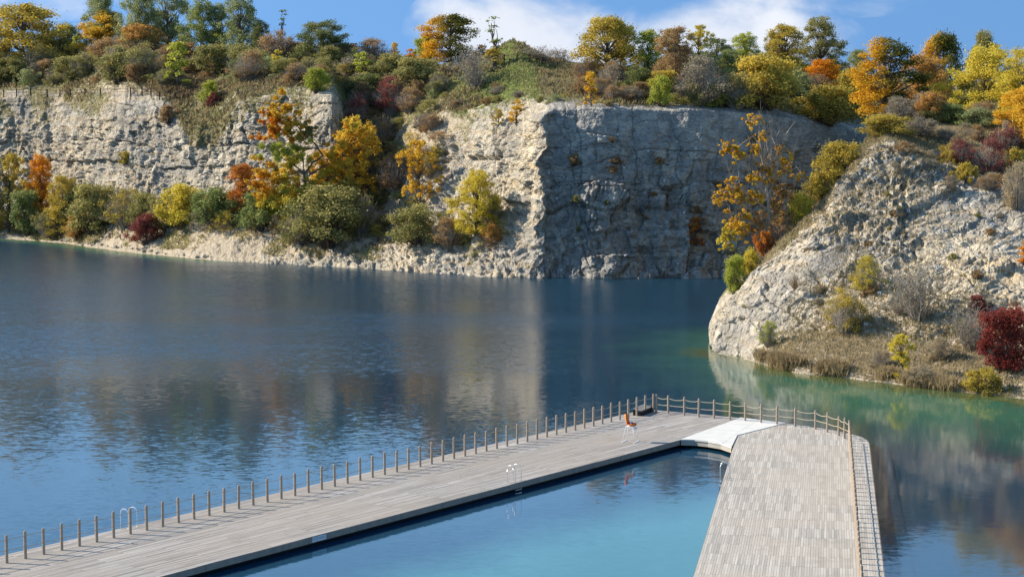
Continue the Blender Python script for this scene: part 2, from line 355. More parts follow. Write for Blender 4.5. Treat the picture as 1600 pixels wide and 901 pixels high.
def far_fn(P, N, rock, bare, u, PX, T):
    x, y, z = P[..., 0], P[..., 1], P[..., 2]
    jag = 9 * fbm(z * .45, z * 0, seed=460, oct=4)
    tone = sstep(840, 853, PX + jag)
    corner = sstep(600, 680, PX) * (1 - tone)
    left = 1 - sstep(540, 620, PX)
    wig = vnoise(u * 0.45, z * 0.35, seed=90) * 0.5
    lo, r, tilt, e = rock_blocks(u + wig, z + wig * 0.6, 3.0, 2.9, 5)
    lo2, r2, tilt2, e2 = rock_blocks(u + wig * 2, z + wig, 1.2, 0.95, 51)
    f1, f2, cid, gx, gy = cells((u + wig) / 1.5, z / 1.3, 31)
    f1b, f2b, cidb, gxb, gyb = cells((u + wig) / 3.6, z / 4.6, 77)
    big = fbm(u * 0.07, z * 0.05, seed=2, oct=3)
    col = fbm(u * 0.22, z * 0.035, seed=8, oct=3)
    fine = fbm(u * 0.9, z * 0.9, seed=4, oct=4)
    upw = sstep(9, 15, z)
    wu = u + 1.6 * fbm(u * 0.25, z * 0.25, seed=401, oct=4); wz = z + 1.4 * fbm(u * 0.25, z * 0.25, seed=402, oct=4)
    loT, rT, tiltT, eT = rock_blocks(wu, wz, 2.3, 2.6, 405)
    loU, rU, tiltU, eU = rock_blocks(wu * 1.0 + 7, wz, 0.9, 1.1, 415)
    fine2 = fbm(u * 1.7, z * 1.7, seed=421, oct=3, gain=.6)
    step_ = np.concatenate([np.zeros((P.shape[0], 1)), np.cumsum(np.linalg.norm(np.diff(P, axis=1), axis=2), axis=1)], axis=1)
    q1, q2, qid, qx, qy = cells((u + wig) / 1.5, (step_ + wig) / 1.1, 431, 1.0)
    r1_, r2_, rid, rx, ry = cells(u / 0.65, step_ / 0.5, 433, 1.0)
    gm = sstep(-.3, .25, fbm(u * .11, z * .4, seed=450)); g2 = sstep(-.35, .2, fbm(u * .3, z * .5, seed=452))
    dl = 0.75 * lo + 1.0 * (r - 0.5) + 1.0 * tilt + 0.62 * (r2 - 0.5) + 0.6 * tilt2 - 0.36 * gm * np.exp(-e / 0.09) - 0.20 * g2 * np.exp(-e2 / 0.05) + 1.7 * big + 1.3 * col + 0.18 * fine + 0.34 * (qid - .5) + 0.30 * (rid - .5) + .7 * (qid - .5) * qx + .6 * (rid - .5) * ry + .12 * fine2
    dc = 1.7 * (cidb - 0.5) + 0.5 * (gxb * (cidb - .5) - gyb * 0.5) + 0.55 * (cid - 0.5) + 0.5 * gx * (cid - .5) + 1.1 * big + 1.2 * col + 0.34 * fine + 0.15 * fine2 + 0.5 * (rT - .5) + .7 * tiltT + .34 * (rid - .5) + .9 * (qid - .5) * qx - 0.14 * np.exp(-(f2b - f1b) / 0.05)
    dt = (1.5 * (rT - 0.45) + 0.8 * tiltT + 0.6 * loT + 0.55 * (rU - .5) - 0.22 * np.exp(-eT / 0.12)) * (0.12 + 0.95 * (1 - upw)) + 1.0 * big + 1.0 * col + 0.34 * fine + 0.12 * fine2 + (1 - .5 * upw) * (.22 * (rid - .5) + .28 * (qid - .5) + .5 * (qid - .5) * qx)
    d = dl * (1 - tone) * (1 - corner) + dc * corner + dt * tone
    fis = sstep(.72, 1.0, 1 - np.abs(fbm(u * .5 + .5 * fbm(u * .2, z * .4, seed=485, oct=3), z * .07, seed=481, oct=4)) * 4) * sstep(-.2, .2, fbm(u * .1, z * .2, seed=482))
    led = sstep(.8, 1.0, 1 - np.abs(fbm(u * .05, z * .38, seed=483, oct=4)) * 5)
    d = d - tone * (.30 * fis + .26 * led) - (1 - tone) * corner * .3 * fis
    bench = fbm(x * 0.3, y * 0.3, seed=61, oct=4)
    wr = sstep(0.2, 0.7, rock)
    d = d * (1 - .65 * sstep(3.6, 4.05, T))
    disp = d * wr * (0.85 - .22 * (1 - tone) * (1 - corner)) + (1 - wr) * 0.0
    ext = np.zeros_like(P)
    ground = (1 - wr) * (0.9 * fbm(x * 0.08, y * 0.08, seed=33, oct=3) + 0.45 * bench) * sstep(1.02, 1.4, T)
    ext[..., 2] += ground
    ext[..., 0] += 1.5 * fbm(z * .4, z * 0 + 3, seed=461, oct=4) * np.exp(-((PX - 846) / 26) ** 2) * wr
    # steps of the low rock bank by the water
    bank = sstep(0.9, 1.1, T) * (1 - sstep(1.9, 2.6, T)) * (1 - tone) * sstep(120, 330, PX)
    disp = disp * (1 - .75 * bank) + bank * (0.4 + .6 * sstep(380, 480, PX)) * (0.45 * (qid - 0.5) + 0.35 * (rid - 0.5) + 0.5 * fbm(x * .5, y * .5, z, seed=439, oct=4))
    rock = rock - .55 * sstep(-.05, .25, fbm(u * .09, z * .08 + 4, seed=470, oct=4)) * np.exp(-((T - 4.0) / .30) ** 2) * (PX < 860)
    # the green mound on the crest
    ext[..., 2] += 2.3 * np.exp(-((PX - 808) / 42) ** 2) * sstep(5.0, 6.0, T) * (1 - sstep(6.1, 7.2, T))
    crack = np.clip((.95 * gm * np.exp(-e / 0.10) + 0.75 * g2 * np.exp(-e2 / 0.06)) * (1 - corner) * (1 - tone) + corner * .3 * np.exp(-(f2b - f1b) / 0.04) + tone * (.45 * np.exp(-eT / .08) + .25 * np.exp(-eU / .05)) * (1 - .8 * upw), 0, 1)
    crack = np.clip(crack + .20 * tone * np.maximum(fis, led), 0, 1)
    block = np.where(tone + corner > 0.5, rT * .5 + rid * .5, 0.55 * r + 0.45 * r2)
    lush = 1.0 * np.exp(-((PX - 815) / 75) ** 2) * sstep(3.9, 4.8, T) + .6 * np.exp(-((PX - 740) / 70) ** 2) * sstep(3.6, 4.3, T) + 0.8 * sstep(0.15, 0.5, fbm(x * 0.07, y * 0.07, seed=71)) * sstep(3.9, 4.5, T)
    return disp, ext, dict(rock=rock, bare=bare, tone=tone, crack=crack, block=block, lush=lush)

def C(x, yw, *pts):          # pts: (y, dD, rock, bare) relative to the shore distance
    D0 = PZ(x, yw, 0)[1]
    return (x, [(yw, None, pts[0][4] if len(pts[0]) > 4 else (0.75 if x > 400 else .4), 0.9)] + [(p[0], D0 + p[1], p[2], p[3]) for p in pts])
far_cols = [
    C(-560, 350, (344, 4, .2, .5), (325, 12, .5, .3), (150, 17, .9, .2), (125, 30, 0, .1), (95, 58, 0, .1)),
    C(0, 373, (362, 4, .15, .5), (330, 12, .8, .3), (152, 17, .9, .1), (122, 30, 0, .2), (92, 60, 0, .1)),
    C(40, 375, (364, 4, .15, .5), (328, 13, .9, .3), (150, 18, .95, .1), (122, 31, 0, .2), (92, 60, 0, .1)),
    C(90, 379, (366, 5, .2, .7), (326, 14, .9, .3), (163, 19, .95, .1), (118, 33, 0, .35), (92, 60, 0, .1)),
    C(140, 386, (366, 5, .3, .9), (322, 14, 1, .3), (162, 19, .95, .1), (112, 34, .1, .5), (90, 60, 0, .1)),
    C(200, 394, (365, 6, .3, 1), (318, 14, 1, .3), (160, 19, 1, .1), (112, 34, .3, .6), (88, 60, 0, .1)),
    C(255, 399, (364, 7, .35, 1), (316, 15, 1, .3), (172, 20, .9, .1), (118, 34, 0, .3), (92, 60, 0, .1)),
    C(300, 404, (362, 8, .3, 1), (315, 16, 1, .3), (200, 20, .7, .1), (150, 31, .05, .2), (96, 60, 0, .1)),
    C(340, 407, (362, 8, .3, 1), (318, 16, 1, .3), (196, 21, .7, .1), (142, 33, .05, .3), (98, 60, 0, .1)),
    C(372, 409, (364, 8, .3, .9), (320, 16, 1, .3), (158, 22, 1, .1), (128, 35, .05, .3), (100, 60, 0, .1)),
    C(450, 413, (372, 7, .3, .9), (328, 15, 1, .3), (146, 21, 1, .1), (122, 33, 0, .1), (98, 60, 0, .1)),
    C(520, 417, (380, 7, .35, .8), (338, 14, .9, .3), (158, 20, 1, .1), (120, 32, 0, .1), (96, 60, 0, .1)),
    C(545, 419, (382, 7, .4, .8), (342, 17, .5, .4), (195, 30, .4, .2), (125, 42, 0, .1), (95, 62, 0, .1)),
    C(600, 422, (386, 6, .4, .8), (346, 18, .1, .6), (210, 34, .1, .3), (130, 44, 0, .1), (93, 62, 0, .1)),
    C(650, 425, (386, 5, .5, .8), (340, 14, .35, .6), (205, 26, .55, .6), (130, 42, .05, .3), (97, 60, 0, .1)),
    C(700, 428, (386, 5, .6, .7), (330, 12, .75, .6), (185, 24, .65, .6), (125, 40, .05, .2), (98, 58, 0, .1)),
    C(750, 431, (384, 5, .75, .6), (320, 11, .95, .5), (196, 19, .75, .5), (128, 36, 0, .1), (88, 55, 0, .1)),
    C(800, 433, (388, 4, .9, .5), (320, 9, 1, .5), (188, 15, .9, .5), (122, 32, 0, .1), (84, 52, 0, .1)),
    C(832, 434, (395, 1.6, 1, .5), (312, 3.4, 1, .5), (186, 8, .95, .5), (122, 30, 0, .1), (96, 50, 0, .1)),
    C(846, 434.5, (400, 1.2, 1, .5), (310, 2.6, 1, .5), (180, 6, .95, .5), (128, 29, 0, .1), (100, 50, 0, .1)),
    C(856, 434.5, (400, 2.2, 1, .5), (310, 4.0, 1, .5), (171, 7.5, .95, .5), (140, 22, 0, .1), (102, 50, 0, .1)),
    C(940, 435, (404, 1.6, 1, .5), (310, 3.6, 1, .5), (170, 7, .95, .5), (155, 16, 0, .2), (112, 44, 0, .1)),
    C(1100, 433.5, (400, 1.5, 1, .5), (310, 3.0, 1, .5), (173, 6, .95, .5), (155, 14, 0, .2), (114, 42, 0, .1)),
    C(1200, 431, (400, 1.5, 1, .5), (310, 3.0, 1, .5), (180, 6, .95, .5), (160, 14, 0, .2), (116, 42, 0, .1)),
    C(1270, 427, (396, 1.5, 1, .5), (310, 3.0, 1, .5), (192, 6, .95, .5), (170, 14, 0, .2), (120, 42, 0, .1)),
    C(1350, 420, (390, 1.5, 1, .5), (310, 3.0, 1, .5), (208, 6, .95, .5), (175, 14, 0, .2), (125, 42, 0, .1)),
    C(1480, 408, (380, 1.5, 1, .5), (310, 3.0, 1, .5), (210, 6, .95, .5), (180, 14, 0, .2), (130, 42, 0, .1)),
    C(2200, 380, (370, 1.5, 1, .5), (310, 3.0, 1, .5), (200, 6, .95, .5), (170, 14, 0, .2), (130, 42, 0, .1)),
]
hill, FP_, FN_, FA_, FX_, FT_ = loft('hillside', far_cols, [6, 30, 40, 160, 60, 34, 12, 8, 6], 1.25, far_fn, [(60, 24.0), (300, 18.0), (3800, 14.0)])

def head_fn(P, N, rock, bare, u, PX, T):
    x, y, z = P[..., 0], P[..., 1], P[..., 2]
    wig = vnoise(u * 0.7, z * 0.8, seed=190) * 0.4
    s = np.hypot(z, y - 130) * 0.9
    f1, f2, cid, gx, gy = cells((u + wig) / 0.9, (s + wig) / 0.75, 131, 1.0)
    f1b, f2b, cidb, gxb, gyb = cells((u + wig) / 2.6, (s + wig) / 2.2, 177, 1.0)
    f1c, f2c, cidc, gxc, gyc = cells(u / 0.42, s / 0.36, 199, 1.0)
    big = fbm(x * 0.10, y * 0.10, z * 0.1, seed=102, oct=3); fine = fbm(x * 0.9, y * 0.9, z * 0.9, seed=104, oct=5, gain=0.62)
    wr = sstep(0.15, 0.7, rock)
    fine3 = fbm(x * 3.1, y * 3.1, z * 3.1, seed=106, oct=3, gain=.6)
    d = 0.55 * (cidb - 0.5) + 0.9 * gxb * (cidb - .5) - 0.45 * gyb * cidb + 0.32 * (cid - 0.5) + 0.8 * gx * (cid - .5) - .5 * gy * cid + 0.20 * (cidc - 0.5) + 1.2 * big + 0.40 * fine + 0.10 * fine3
    rub = .25 + .9 * sstep(-.2, .3, fbm(x * .14, y * .14, z * .2, seed=470, oct=3)) * sstep(1200, 1330, PX)
    ridge = 1 - np.abs(fbm(x * .25 + .3 * z, y * .2, z * .35, seed=471, oct=4)) * 3
    d = 1.25 * big + .55 * fbm(x * .35, y * .35, z * .35, seed=473, oct=3) - .45 * sstep(.78, 1.0, ridge) + rub * (d - 1.2 * big) * .95
    smooth = 0.0
    live = sstep(1.0, 1.25, T) * sstep(1108, 1118, PX)
    disp = d * wr * live * (0.80 - smooth)
    ext = np.zeros_like(P)
    ext[..., 2] += (1 - wr) * live * (0.35 * fbm(x * 0.35, y * 0.35, seed=141, oct=4) + 0.4 * fbm(x * 0.1, y * 0.1, seed=149, oct=2))
    crack = 0.3 * np.exp(-(f2 - f1) / 0.04) * wr * sstep(-0.1, 0.3, fine)
    tone = 0.10 + 0.40 * sstep(-0.1, 0.35, fbm(x * 0.12, y * 0.12, z * 0.15, seed=155)) - 0.25 * sstep(1250, 1450, PX)
    lush = 0.12 * sstep(0.0, 0.4, fbm(x * 0.15, y * 0.15, seed=171))
    return disp, ext, dict(rock=rock, bare=bare, tone=np.clip(tone, 0, 1), crack=crack, block=cid, lush=lush)

def H(x, yw, *pts): return (x, [(yw, None, pts[0][4] if len(pts[0]) > 4 else .5, .9)] + [(p[0], p[1], p[2], p[3]) for p in pts])
head_cols = [
    H(1113, 549, (547, 150.2, 1, .5), (546, 150.6, 1, .5), (545, 151, 1, .5), (544.5, 152, 1, .4), (544, 153, 1, .4)),
    H(1117, 551, (540, 149.0, 1, .5), (530, 149.6, 1, .5), (520, 150.5, 1, .5), (512, 151.5, 1, .4), (508, 153, 1, .4)),
    H(1126, 553, (536, 148.6, 1, .5), (520, 149.4, 1, .5), (500, 150.6, 1, .5), (487, 152, 1, .4), (484, 153.5, 1, .4)),
    H(1150, 558, (540, 147.0, 1, .5), (510, 148.6, 1, .5), (480, 150.4, 1, .5), (458, 152.6, 1, .4), (455, 154.5, .9, .4)),
    H(1186, 567, (552, 143.0, .8, .9), (520, 146.0, .95, .5), (460, 150.0, 1, .5), (418, 153.5, .9, .4), (412, 156, .3, .4)),
    H(1244, 583, (558, 138.0, .15, .8), (520, 143.5, .55, .9), (440, 149.0, .75, .8), (372, 155, .85, .4), (360, 158, .2, .4)),
    H(1306, 588, (560, 136.5, .12, .75), (520, 142.0, .35, .9), (440, 147.0, .62, .9), (320, 156.5, .75, .7), (300, 160, .2, .4)),
    H(1350, 594, (565, 135.0, .12, .75), (525, 140.0, .35, .8), (440, 146.0, .66, .9), (260, 159, .75, .8), (240, 162, .3, .4)),
    H(1385, 598, (568, 134.0, .12, .7), (530, 139.0, .4, .8), (440, 145.0, .72, .9), (228, 161, .75, .8), (212, 165, .3, .4)),
    H(1444, 606, (575, 132.0, .12, .7), (535, 137.5, .4, .8), (440, 144.0, .72, .9), (262, 158, .7, .8), (204, 170, .1, .3)),
    H(1530, 616, (590, 128.5, .3, .8), (555, 134.0, .35, .6), (450, 142.0, .75, .9), (292, 155, .9, .5), (196, 175, .1, .2)),
    H(1600, 623, (596, 127.0, .5, .9), (565, 132.0, .4, .6), (450, 141.0, .9, .6), (320, 153, .8, .5), (190, 178, .1, .2)),
    H(1800, 650, (610, 120.0, .5, .9), (570, 127.0, .4, .6), (450, 137.0, .9, .6), (330, 150, .7, .5), (180, 180, .1, .2)),
    H(2300, 700, (650, 110.0, .5, .9), (600, 118.0, .4, .6), (450, 131.0, .9, .6), (330, 146, .7, .5), (170, 180, .1, .2)),
]
headland, HP_, HN_, HA_, HX_, HT_ = loft('headland', head_cols, [6, 34, 60, 110, 110, 30, 20, 10, 6], 1.5, head_fn, [(14, None), (34, -4.0), (60, -6.0)])
# right of the nose the headland is a plateau that runs back to the far cliff
def raise_back():
    me = headland.data; n = len(me.vertices); co = np.empty(n * 3, np.float32); me.vertices.foreach_get('co', co); co = co.reshape(HP_.shape)
    w = sstep(1335, 1385, HX_) * sstep(6.0, 6.4, HT_)
    tgt = 17.6 + 0.01 * (co[..., 1] - 175)
    co[..., 2] = co[..., 2] * (1 - w) + tgt * w
    me.vertices.foreach_set('co', co.ravel()); me.update()
    return co
HP_ = raise_back()

def bvh_of(P):
    nx, ny = P.shape[:2]; idx = np.arange(nx * ny).reshape(nx, ny)
    Q = np.stack([idx[:-1, :-1], idx[1:, :-1], idx[1:, 1:], idx[:-1, 1:]], axis=-1).reshape(-1, 4)
    return BVHTree.FromPolygons([tuple(v) for v in P.reshape(-1, 3).tolist()], [tuple(q) for q in Q.tolist()])
BV = {'far': bvh_of(FP_), 'head': bvh_of(HP_)}
def hit(x, y, which='far'):
    d = Vector(ray(x, y)).normalized()
    p, nm, i, t = BV[which].ray_cast(Vector((0, 0, HC)), d, 1500)
    if p is None: return None, None
    if nm.z < 0 and nm.dot(d) > 0: nm = -nm
    return p, nm
def drop(X, Y, which='far'):
    p, nm, i, t = BV[which].ray_cast(Vector((X, Y, 120)), Vector((0, 0, -1)), 300)
    return p, nm

# ------------------------------------------------------------------ water
def water():
    xs = np.concatenate([[-1500, -700, -300], np.arange(-150, 90, 1.5), [150, 300, 700, 1500]])
    ys = np.concatenate([[-300, -50, 20], np.arange(50, 320, 1.5), [400, 700]])
    X, Y = np.meshgrid(xs, ys, indexing='ij')
    sh = np.full(X.shape, 1e9); sf = np.full(X.shape, 1e9)
    hp = np.array([PZ(c[0], c[1][0][0], 0)[:2] for c in head_cols]); fp = np.array([PZ(c[0], c[1][0][0], 0)[:2] for c in far_cols])
    def dist(poly, X, Y):
        best = np.full(X.shape, 1e9)
        for a, b in zip(poly[:-1], poly[1:]):
            ab = b - a; t = np.clip(((X - a[0]) * ab[0] + (Y - a[1]) * ab[1]) / (ab @ ab), 0, 1)
            best = np.minimum(best, np.hypot(X - a[0] - t * ab[0], Y - a[1] - t * ab[1]))
        return best
    dh = dist(hp, X, Y); df = dist(fp[:9], X, Y)
    nz = fbm(X * 0.12, Y * 0.12, seed=301, oct=3)
    shallow_or_lit = np.maximum(1 - sstep(3, 27 + 6 * nz, dh), (1 - sstep(0.5, 7, df)) * 0.8)
    lim = sstep(5, 24, X) ; shallow_or_lit = np.maximum(shallow_or_lit * (.12 + .88 * lim), (1 - sstep(0.5, 7, df)) * 0.8)
    weed = np.maximum(0.85 * (1 - sstep(0.5, 6 + 4 * nz, dh)), 0.75 * (1 - sstep(0.3, 5, df)))
    idx = np.arange(X.size).reshape(X.shape)
    Q = np.stack([idx[:-1, :-1], idx[1:, :-1], idx[1:, 1:], idx[:-1, 1:]], axis=-1).reshape(-1, 4)
    V = np.stack([X, Y, np.zeros_like(X)], -1).reshape(-1, 3)
    me = quadmesh('lake_water', V, Q, dict(shallow_or_lit=shallow_or_lit.ravel(), weed=weed.ravel()))
    o = link('lake_water', me, None, water_mat('lake_water', (0.007, 0.034, 0.060), (0.045, 0.145, 0.085), (0.085, 0.10, 0.03)))
    tag(o, kind='structure')
water()

# ------------------------------------------------------------------ decks
ZD = 0.45
def G2(x, y, z=ZD): p = PZ(x, y, z); return Vector((p[0], p[1]))
out_a, out_b = G2(100, 845), G2(1010, 639)
inn_a, inn_b = G2(246, 901), G2(1062, 687)
u1 = (out_b - out_a).normalized()
ui = (inn_b - inn_a).normalized()
out_far = out_a - u1 * 45; inn_far = inn_a - ui * 40
ur = (G2(1382, 901) - G2(1358, 692)).normalized()            # towards the camera along the right pier
ul = (G2(1084, 901) - G2(1146, 698)).normalized()
back = [G2(1010, 639), G2(1090, 646.3), G2(1157, 652.5)]
arc = [G2(1228, 661), G2(1262, 665.5), G2(1294, 670), G2(1329, 677.5), G2(1344, 681.5), G2(1354, 686.5), G2(1358, 692)]
left_poly = [out_far, inn_far, inn_b, G2(1157, 657), G2(1163, 653.2)] + [back[2], back[1], back[0]]
left_poly = [out_far, inn_far, inn_b, back[2], back[1], back[0]]
right_poly = [G2(1146, 698), G2(1084, 901) + ul * 30, G2(1382, 901) + ur * 30] + arc[::-1] + [G2(1152.5, 680)]
ramp_poly = [inn_b, G2(1085, 687.5), G2(1105, 689.5), G2(1125, 693), G2(1143, 699), G2(1152.5, 680), G2(1228, 661), back[2]]

def clip(poly, a, b, c):       # keep points with a*x+b*y <= c
    out = []
    for i in range(len(poly)):
        p, q = poly[i], poly[(i + 1) % len(poly)]
        dp, dq = a * p[0] + b * p[1] - c, a * q[0] + b * q[1] - c
        if dp <= 0: out.append(p)
        if (dp < 0 < dq) or (dq < 0 < dp):
            t = dp / (dp - dq); out.append((p[0] + (q[0] - p[0]) * t, p[1] + (q[1] - p[1]) * t))
    return out
def boards(name, poly, along, origin, bw, bl, gap, mat, parent, seed, z=ZD, stagger=0.0, th=0.03):
    ax = Vector(along).normalized(); ay = Vector((-ax.y, ax.x)); rs = random.Random(seed)
    loc = [((Vector(p) - origin).dot(ax), (Vector(p) - origin).dot(ay)) for p in poly]
    a0, a1 = min(p[0] for p in loc), max(p[0] for p in loc); b0, b1 = min(p[1] for p in loc), max(p[1] for p in loc)
    V, F, R, R2 = [], [], [], []
    for j in range(int(b0 // bw), int(b1 // bw) + 1):
        row = clip(clip(loc, 0, -1, -(j * bw + gap / 2)), 0, 1, (j + 1) * bw - gap / 2)
        if len(row) < 3: continue
        off = rs.choice((0, 0.5)) * bl * stagger if stagger else rs.uniform(-0.02, 0.02)
        r0, r1 = min(p[0] for p in row), max(p[0] for p in row)
        for i in range(int((r0 - off) // bl), int((r1 - off) // bl) + 1):
            q = clip(clip(row, -1, 0, -(i * bl + off + gap / 2)), 1, 0, (i + 1) * bl + off - gap / 2)
            if len(q) < 3: continue
            rnd = rs.random(); r2 = rs.random(); dz = rs.uniform(-0.004, 0.004); n = len(q); b = len(V)
            W_ = [origin + ax * p[0] + ay * p[1] for p in q]
            V += [(w.x, w.y, z + dz) for w in W_] + [(w.x, w.y, z - th) for w in W_]
            F.append(tuple(b + k for k in range(n))); F += [(b + k, b + n + k, b + n + (k + 1) % n, b + (k + 1) % n) for k in range(n)]
            R += [rnd] * (2 * n); R2 += [r2] * (2 * n)
    me = bpy.data.meshes.new(name); me.from_pydata(V, [], F)
    for k, a in (('rnd', R), ('rnd2', R2)):
        at = me.attributes.new(k, 'FLOAT', 'POINT'); at.data.foreach_set('value', a)
    me.update(); return link(name, me, parent, mat)

def board_mat(name, dark, light, warm, along, runlen=0.25):
    m, n = new_mat(name); pos = n.add('ShaderNodeNewGeometry').outputs['Position']; r, r2 = n.attr('rnd'), n.attr('rnd2')
    ang = math.atan2(along[1], along[0])
    v = n.add('ShaderNodeVectorRotate', {'Vector': pos, 'Angle': -ang}, rotation_type='Z_AXIS').outputs[0]
    grain = n.noise(n.mapping(v, (0.6, 22, 1)), 1.0, 5, 0.65)
    run = n.noise(n.mapping(v, (0.09, 1.1, 1)), 1.0, 5, 0.65)
    patch = n.noise(pos, 0.16, 5, 0.6); stain = n.noise(pos, 0.9, 6, 0.7)
    c = n.mix(r, dark, light)
    c = n.mix(n.ramp(run, [(0.38, 0.0), (0.62, runlen * 2)]), c, n.mix(r2, dark, warm))
    c = n.mix(n.math('MULTIPLY', n.ramp(r2, [(0.84, 0.0), (0.90, 1.0)]), 0.45), c, tuple(x * 0.75 for x in dark))
    c = n.mix(n.ramp(grain, [(0.35, 0.30), (0.6, 0.0)]), c, tuple(x * 0.6 for x in dark))
    c = n.mix(n.ramp(patch, [(0.40, 0.0), (0.60, 0.60)]), c, warm)
    c = n.mix(n.ramp(stain, [(0.52, 0.0), (0.72, 0.50)]), c, tuple(x * 0.65 for x in warm))
    nm = n.add('ShaderNodeBump', {'Height': grain, 'Strength': 0.4, 'Distance': 0.01}).outputs[0]
    finish(n, c, 0.8, nm, 0.2); return m
MB_L = board_mat('weathered_boards', (0.26, 0.237, 0.21), (0.52, 0.485, 0.435), (0.36, 0.31, 0.25), u1, 0.32)
MB_R = board_mat('pale_boards', (0.35, 0.315, 0.265), (0.60, 0.555, 0.475), (0.48, 0.415, 0.33), ur, 0.12)
M_FASCIA = simple_mat('weathered_fascia', (0.31, 0.25, 0.195), 0.85, 0.35, 3, bump=0.3)
M_BLACK = simple_mat('black_float', (0.012, 0.012, 0.012), 0.6, 0.2)
M_WHITE = simple_mat('pale_panel', (0.64, 0.615, 0.55), 0.7, 0.16, 1.2)
M_POST = simple_mat('post_wood', (0.36, 0.285, 0.21), 0.85, 0.3, 6, bump=0.3)
M_ROPE = simple_mat('rope', (0.50, 0.42, 0.30), 0.9, 0.15, 30)
M_STEEL = simple_mat('stainless_steel', (0.75, 0.74, 0.72), 0.28, 0.04, metal=0.9)
M_WPAINT = simple_mat('white_paint', (0.78, 0.77, 0.74), 0.5, 0.04)
M_ORANGE = simple_mat('orange_plastic', (0.90, 0.23, 0.03), 0.45, 0.08)
M_RED = simple_mat('red_plastic', (0.55, 0.04, 0.02), 0.45, 0.08)
M_RUST = simple_mat('rusty_steel', (0.075, 0.040, 0.025), 0.8, 0.3, 8)
M_SUB = simple_mat('dark_joists', (0.06, 0.05, 0.04), 0.9, 0.2)

def fascia(parent, pts, closed=False, h=0.26, mat=None, inward=0.0):
    m = MB(); f = MB()
    for a, b in zip(pts[:-1], pts[1:]):
        a, b = Vector(a), Vector(b); d = (b - a); L = d.length; d.normalize()
        mid = (a + b) / 2; nseg = max(1, int(L / 3.0))
        for k in range(nseg):
            s0, s1 = k * L / nseg + 0.01, (k + 1) * L / nseg - 0.01; c = a + d * ((s0 + s1) / 2)
            m.box((c.x, c.y, ZD - 0.012 - h / 2), s1 - s0, 0.05, h, (d.x, d.y, 0))
    m.build('fascia', mat or M_FASCIA, parent)
def inset(poly, d):
    c = sum((Vector(p) for p in poly), Vector((0, 0))) / len(poly)
    n = len(poly); out = []
    for i in range(n):
        p0, p1, p2 = Vector(poly[i - 1]), Vector(poly[i]), Vector(poly[(i + 1) % n])
        e1 = (p1 - p0).normalized(); e2 = (p2 - p1).normalized(); n1 = Vector((-e1.y, e1.x)); n2 = Vector((-e2.y, e2.x))
        nn = (n1 + n2); nn = nn.normalized() * d / max(0.5, nn.normalized().dot(n1)); out.append(p1 + nn)
    return out
def area(p): return sum(p[i - 1][0] * p[i][1] - p[i][0] * p[i - 1][1] for i in range(len(p))) / 2
def orient(p): return p if area(p) > 0 else p[::-1]
left_poly, right_poly, ramp_poly = orient(left_poly), orient(right_poly), orient(ramp_poly)

def pier(name, label, poly, along, origin, bw, bl, mat, seed, cat, stagger):
    t = empty(name, (0, 0, 0)); tag(t, label, cat)
    boards('deck_boards', poly, along, origin, bw, bl, 0.007, mat, t, seed, stagger=stagger)
    s = MB(); s.prism([tuple(p) for p in inset(poly, 0.06)], ZD - 0.20, ZD - 0.034); s.build('joists', M_SUB, t)
    f = MB(); f.prism([tuple(p) for p in inset(poly, 0.28)], -0.5, ZD - 0.204); f.build('float', M_BLACK, t)
    return t
tL = pier('wooden_pier', 'long weathered grey board pier running diagonally from lower left to the far corner', left_poly, u1, out_a, 0.145, 3.0, MB_L, 3, 'pier', 1.0)
tR = pier('wooden_pier', 'wide pale pier of short plank rows running towards the viewer at lower right', right_poly, ur, G2(1343, 905), 0.105, 1.8, MB_R, 5, 'pier', 0.0)
fascia(tL, [inn_far, inn_b]); fascia(tL, [out_far, back[0], back[1], back[2]])
fascia(tR, [G2(1152.5, 680), G2(1146, 698), G2(1084, 901) + ul * 30]); fascia(tR, [G2(1382, 901) + ur * 30] + arc[::-1])

tW = empty('pier_bridge'); tag(tW, 'smooth whitish deck section with curved edge joining the two wooden piers', 'walkway')
boards('deck_panel', [tuple(p) for p in inset(ramp_poly, 0.01)], ramp_poly[0] - ramp_poly[2], ramp_poly[0], 1.25, 2.5, 0.014, M_WHITE, tW, 8, z=ZD + 0.035, th=0.08)
m = MB(); m.prism([tuple(p) for p in inset(ramp_poly, 0.05)], ZD - 0.30, ZD - 0.053); m.build('edge_beam', simple_mat('cream_edge', (0.42, 0.38, 0.31), 0.8, 0.25, 2), tW)
m = MB(); m.prism([tuple(p) for p in inset(ramp_poly, 0.4)], -0.5, ZD - 0.303); m.build('float', M_BLACK, tW)

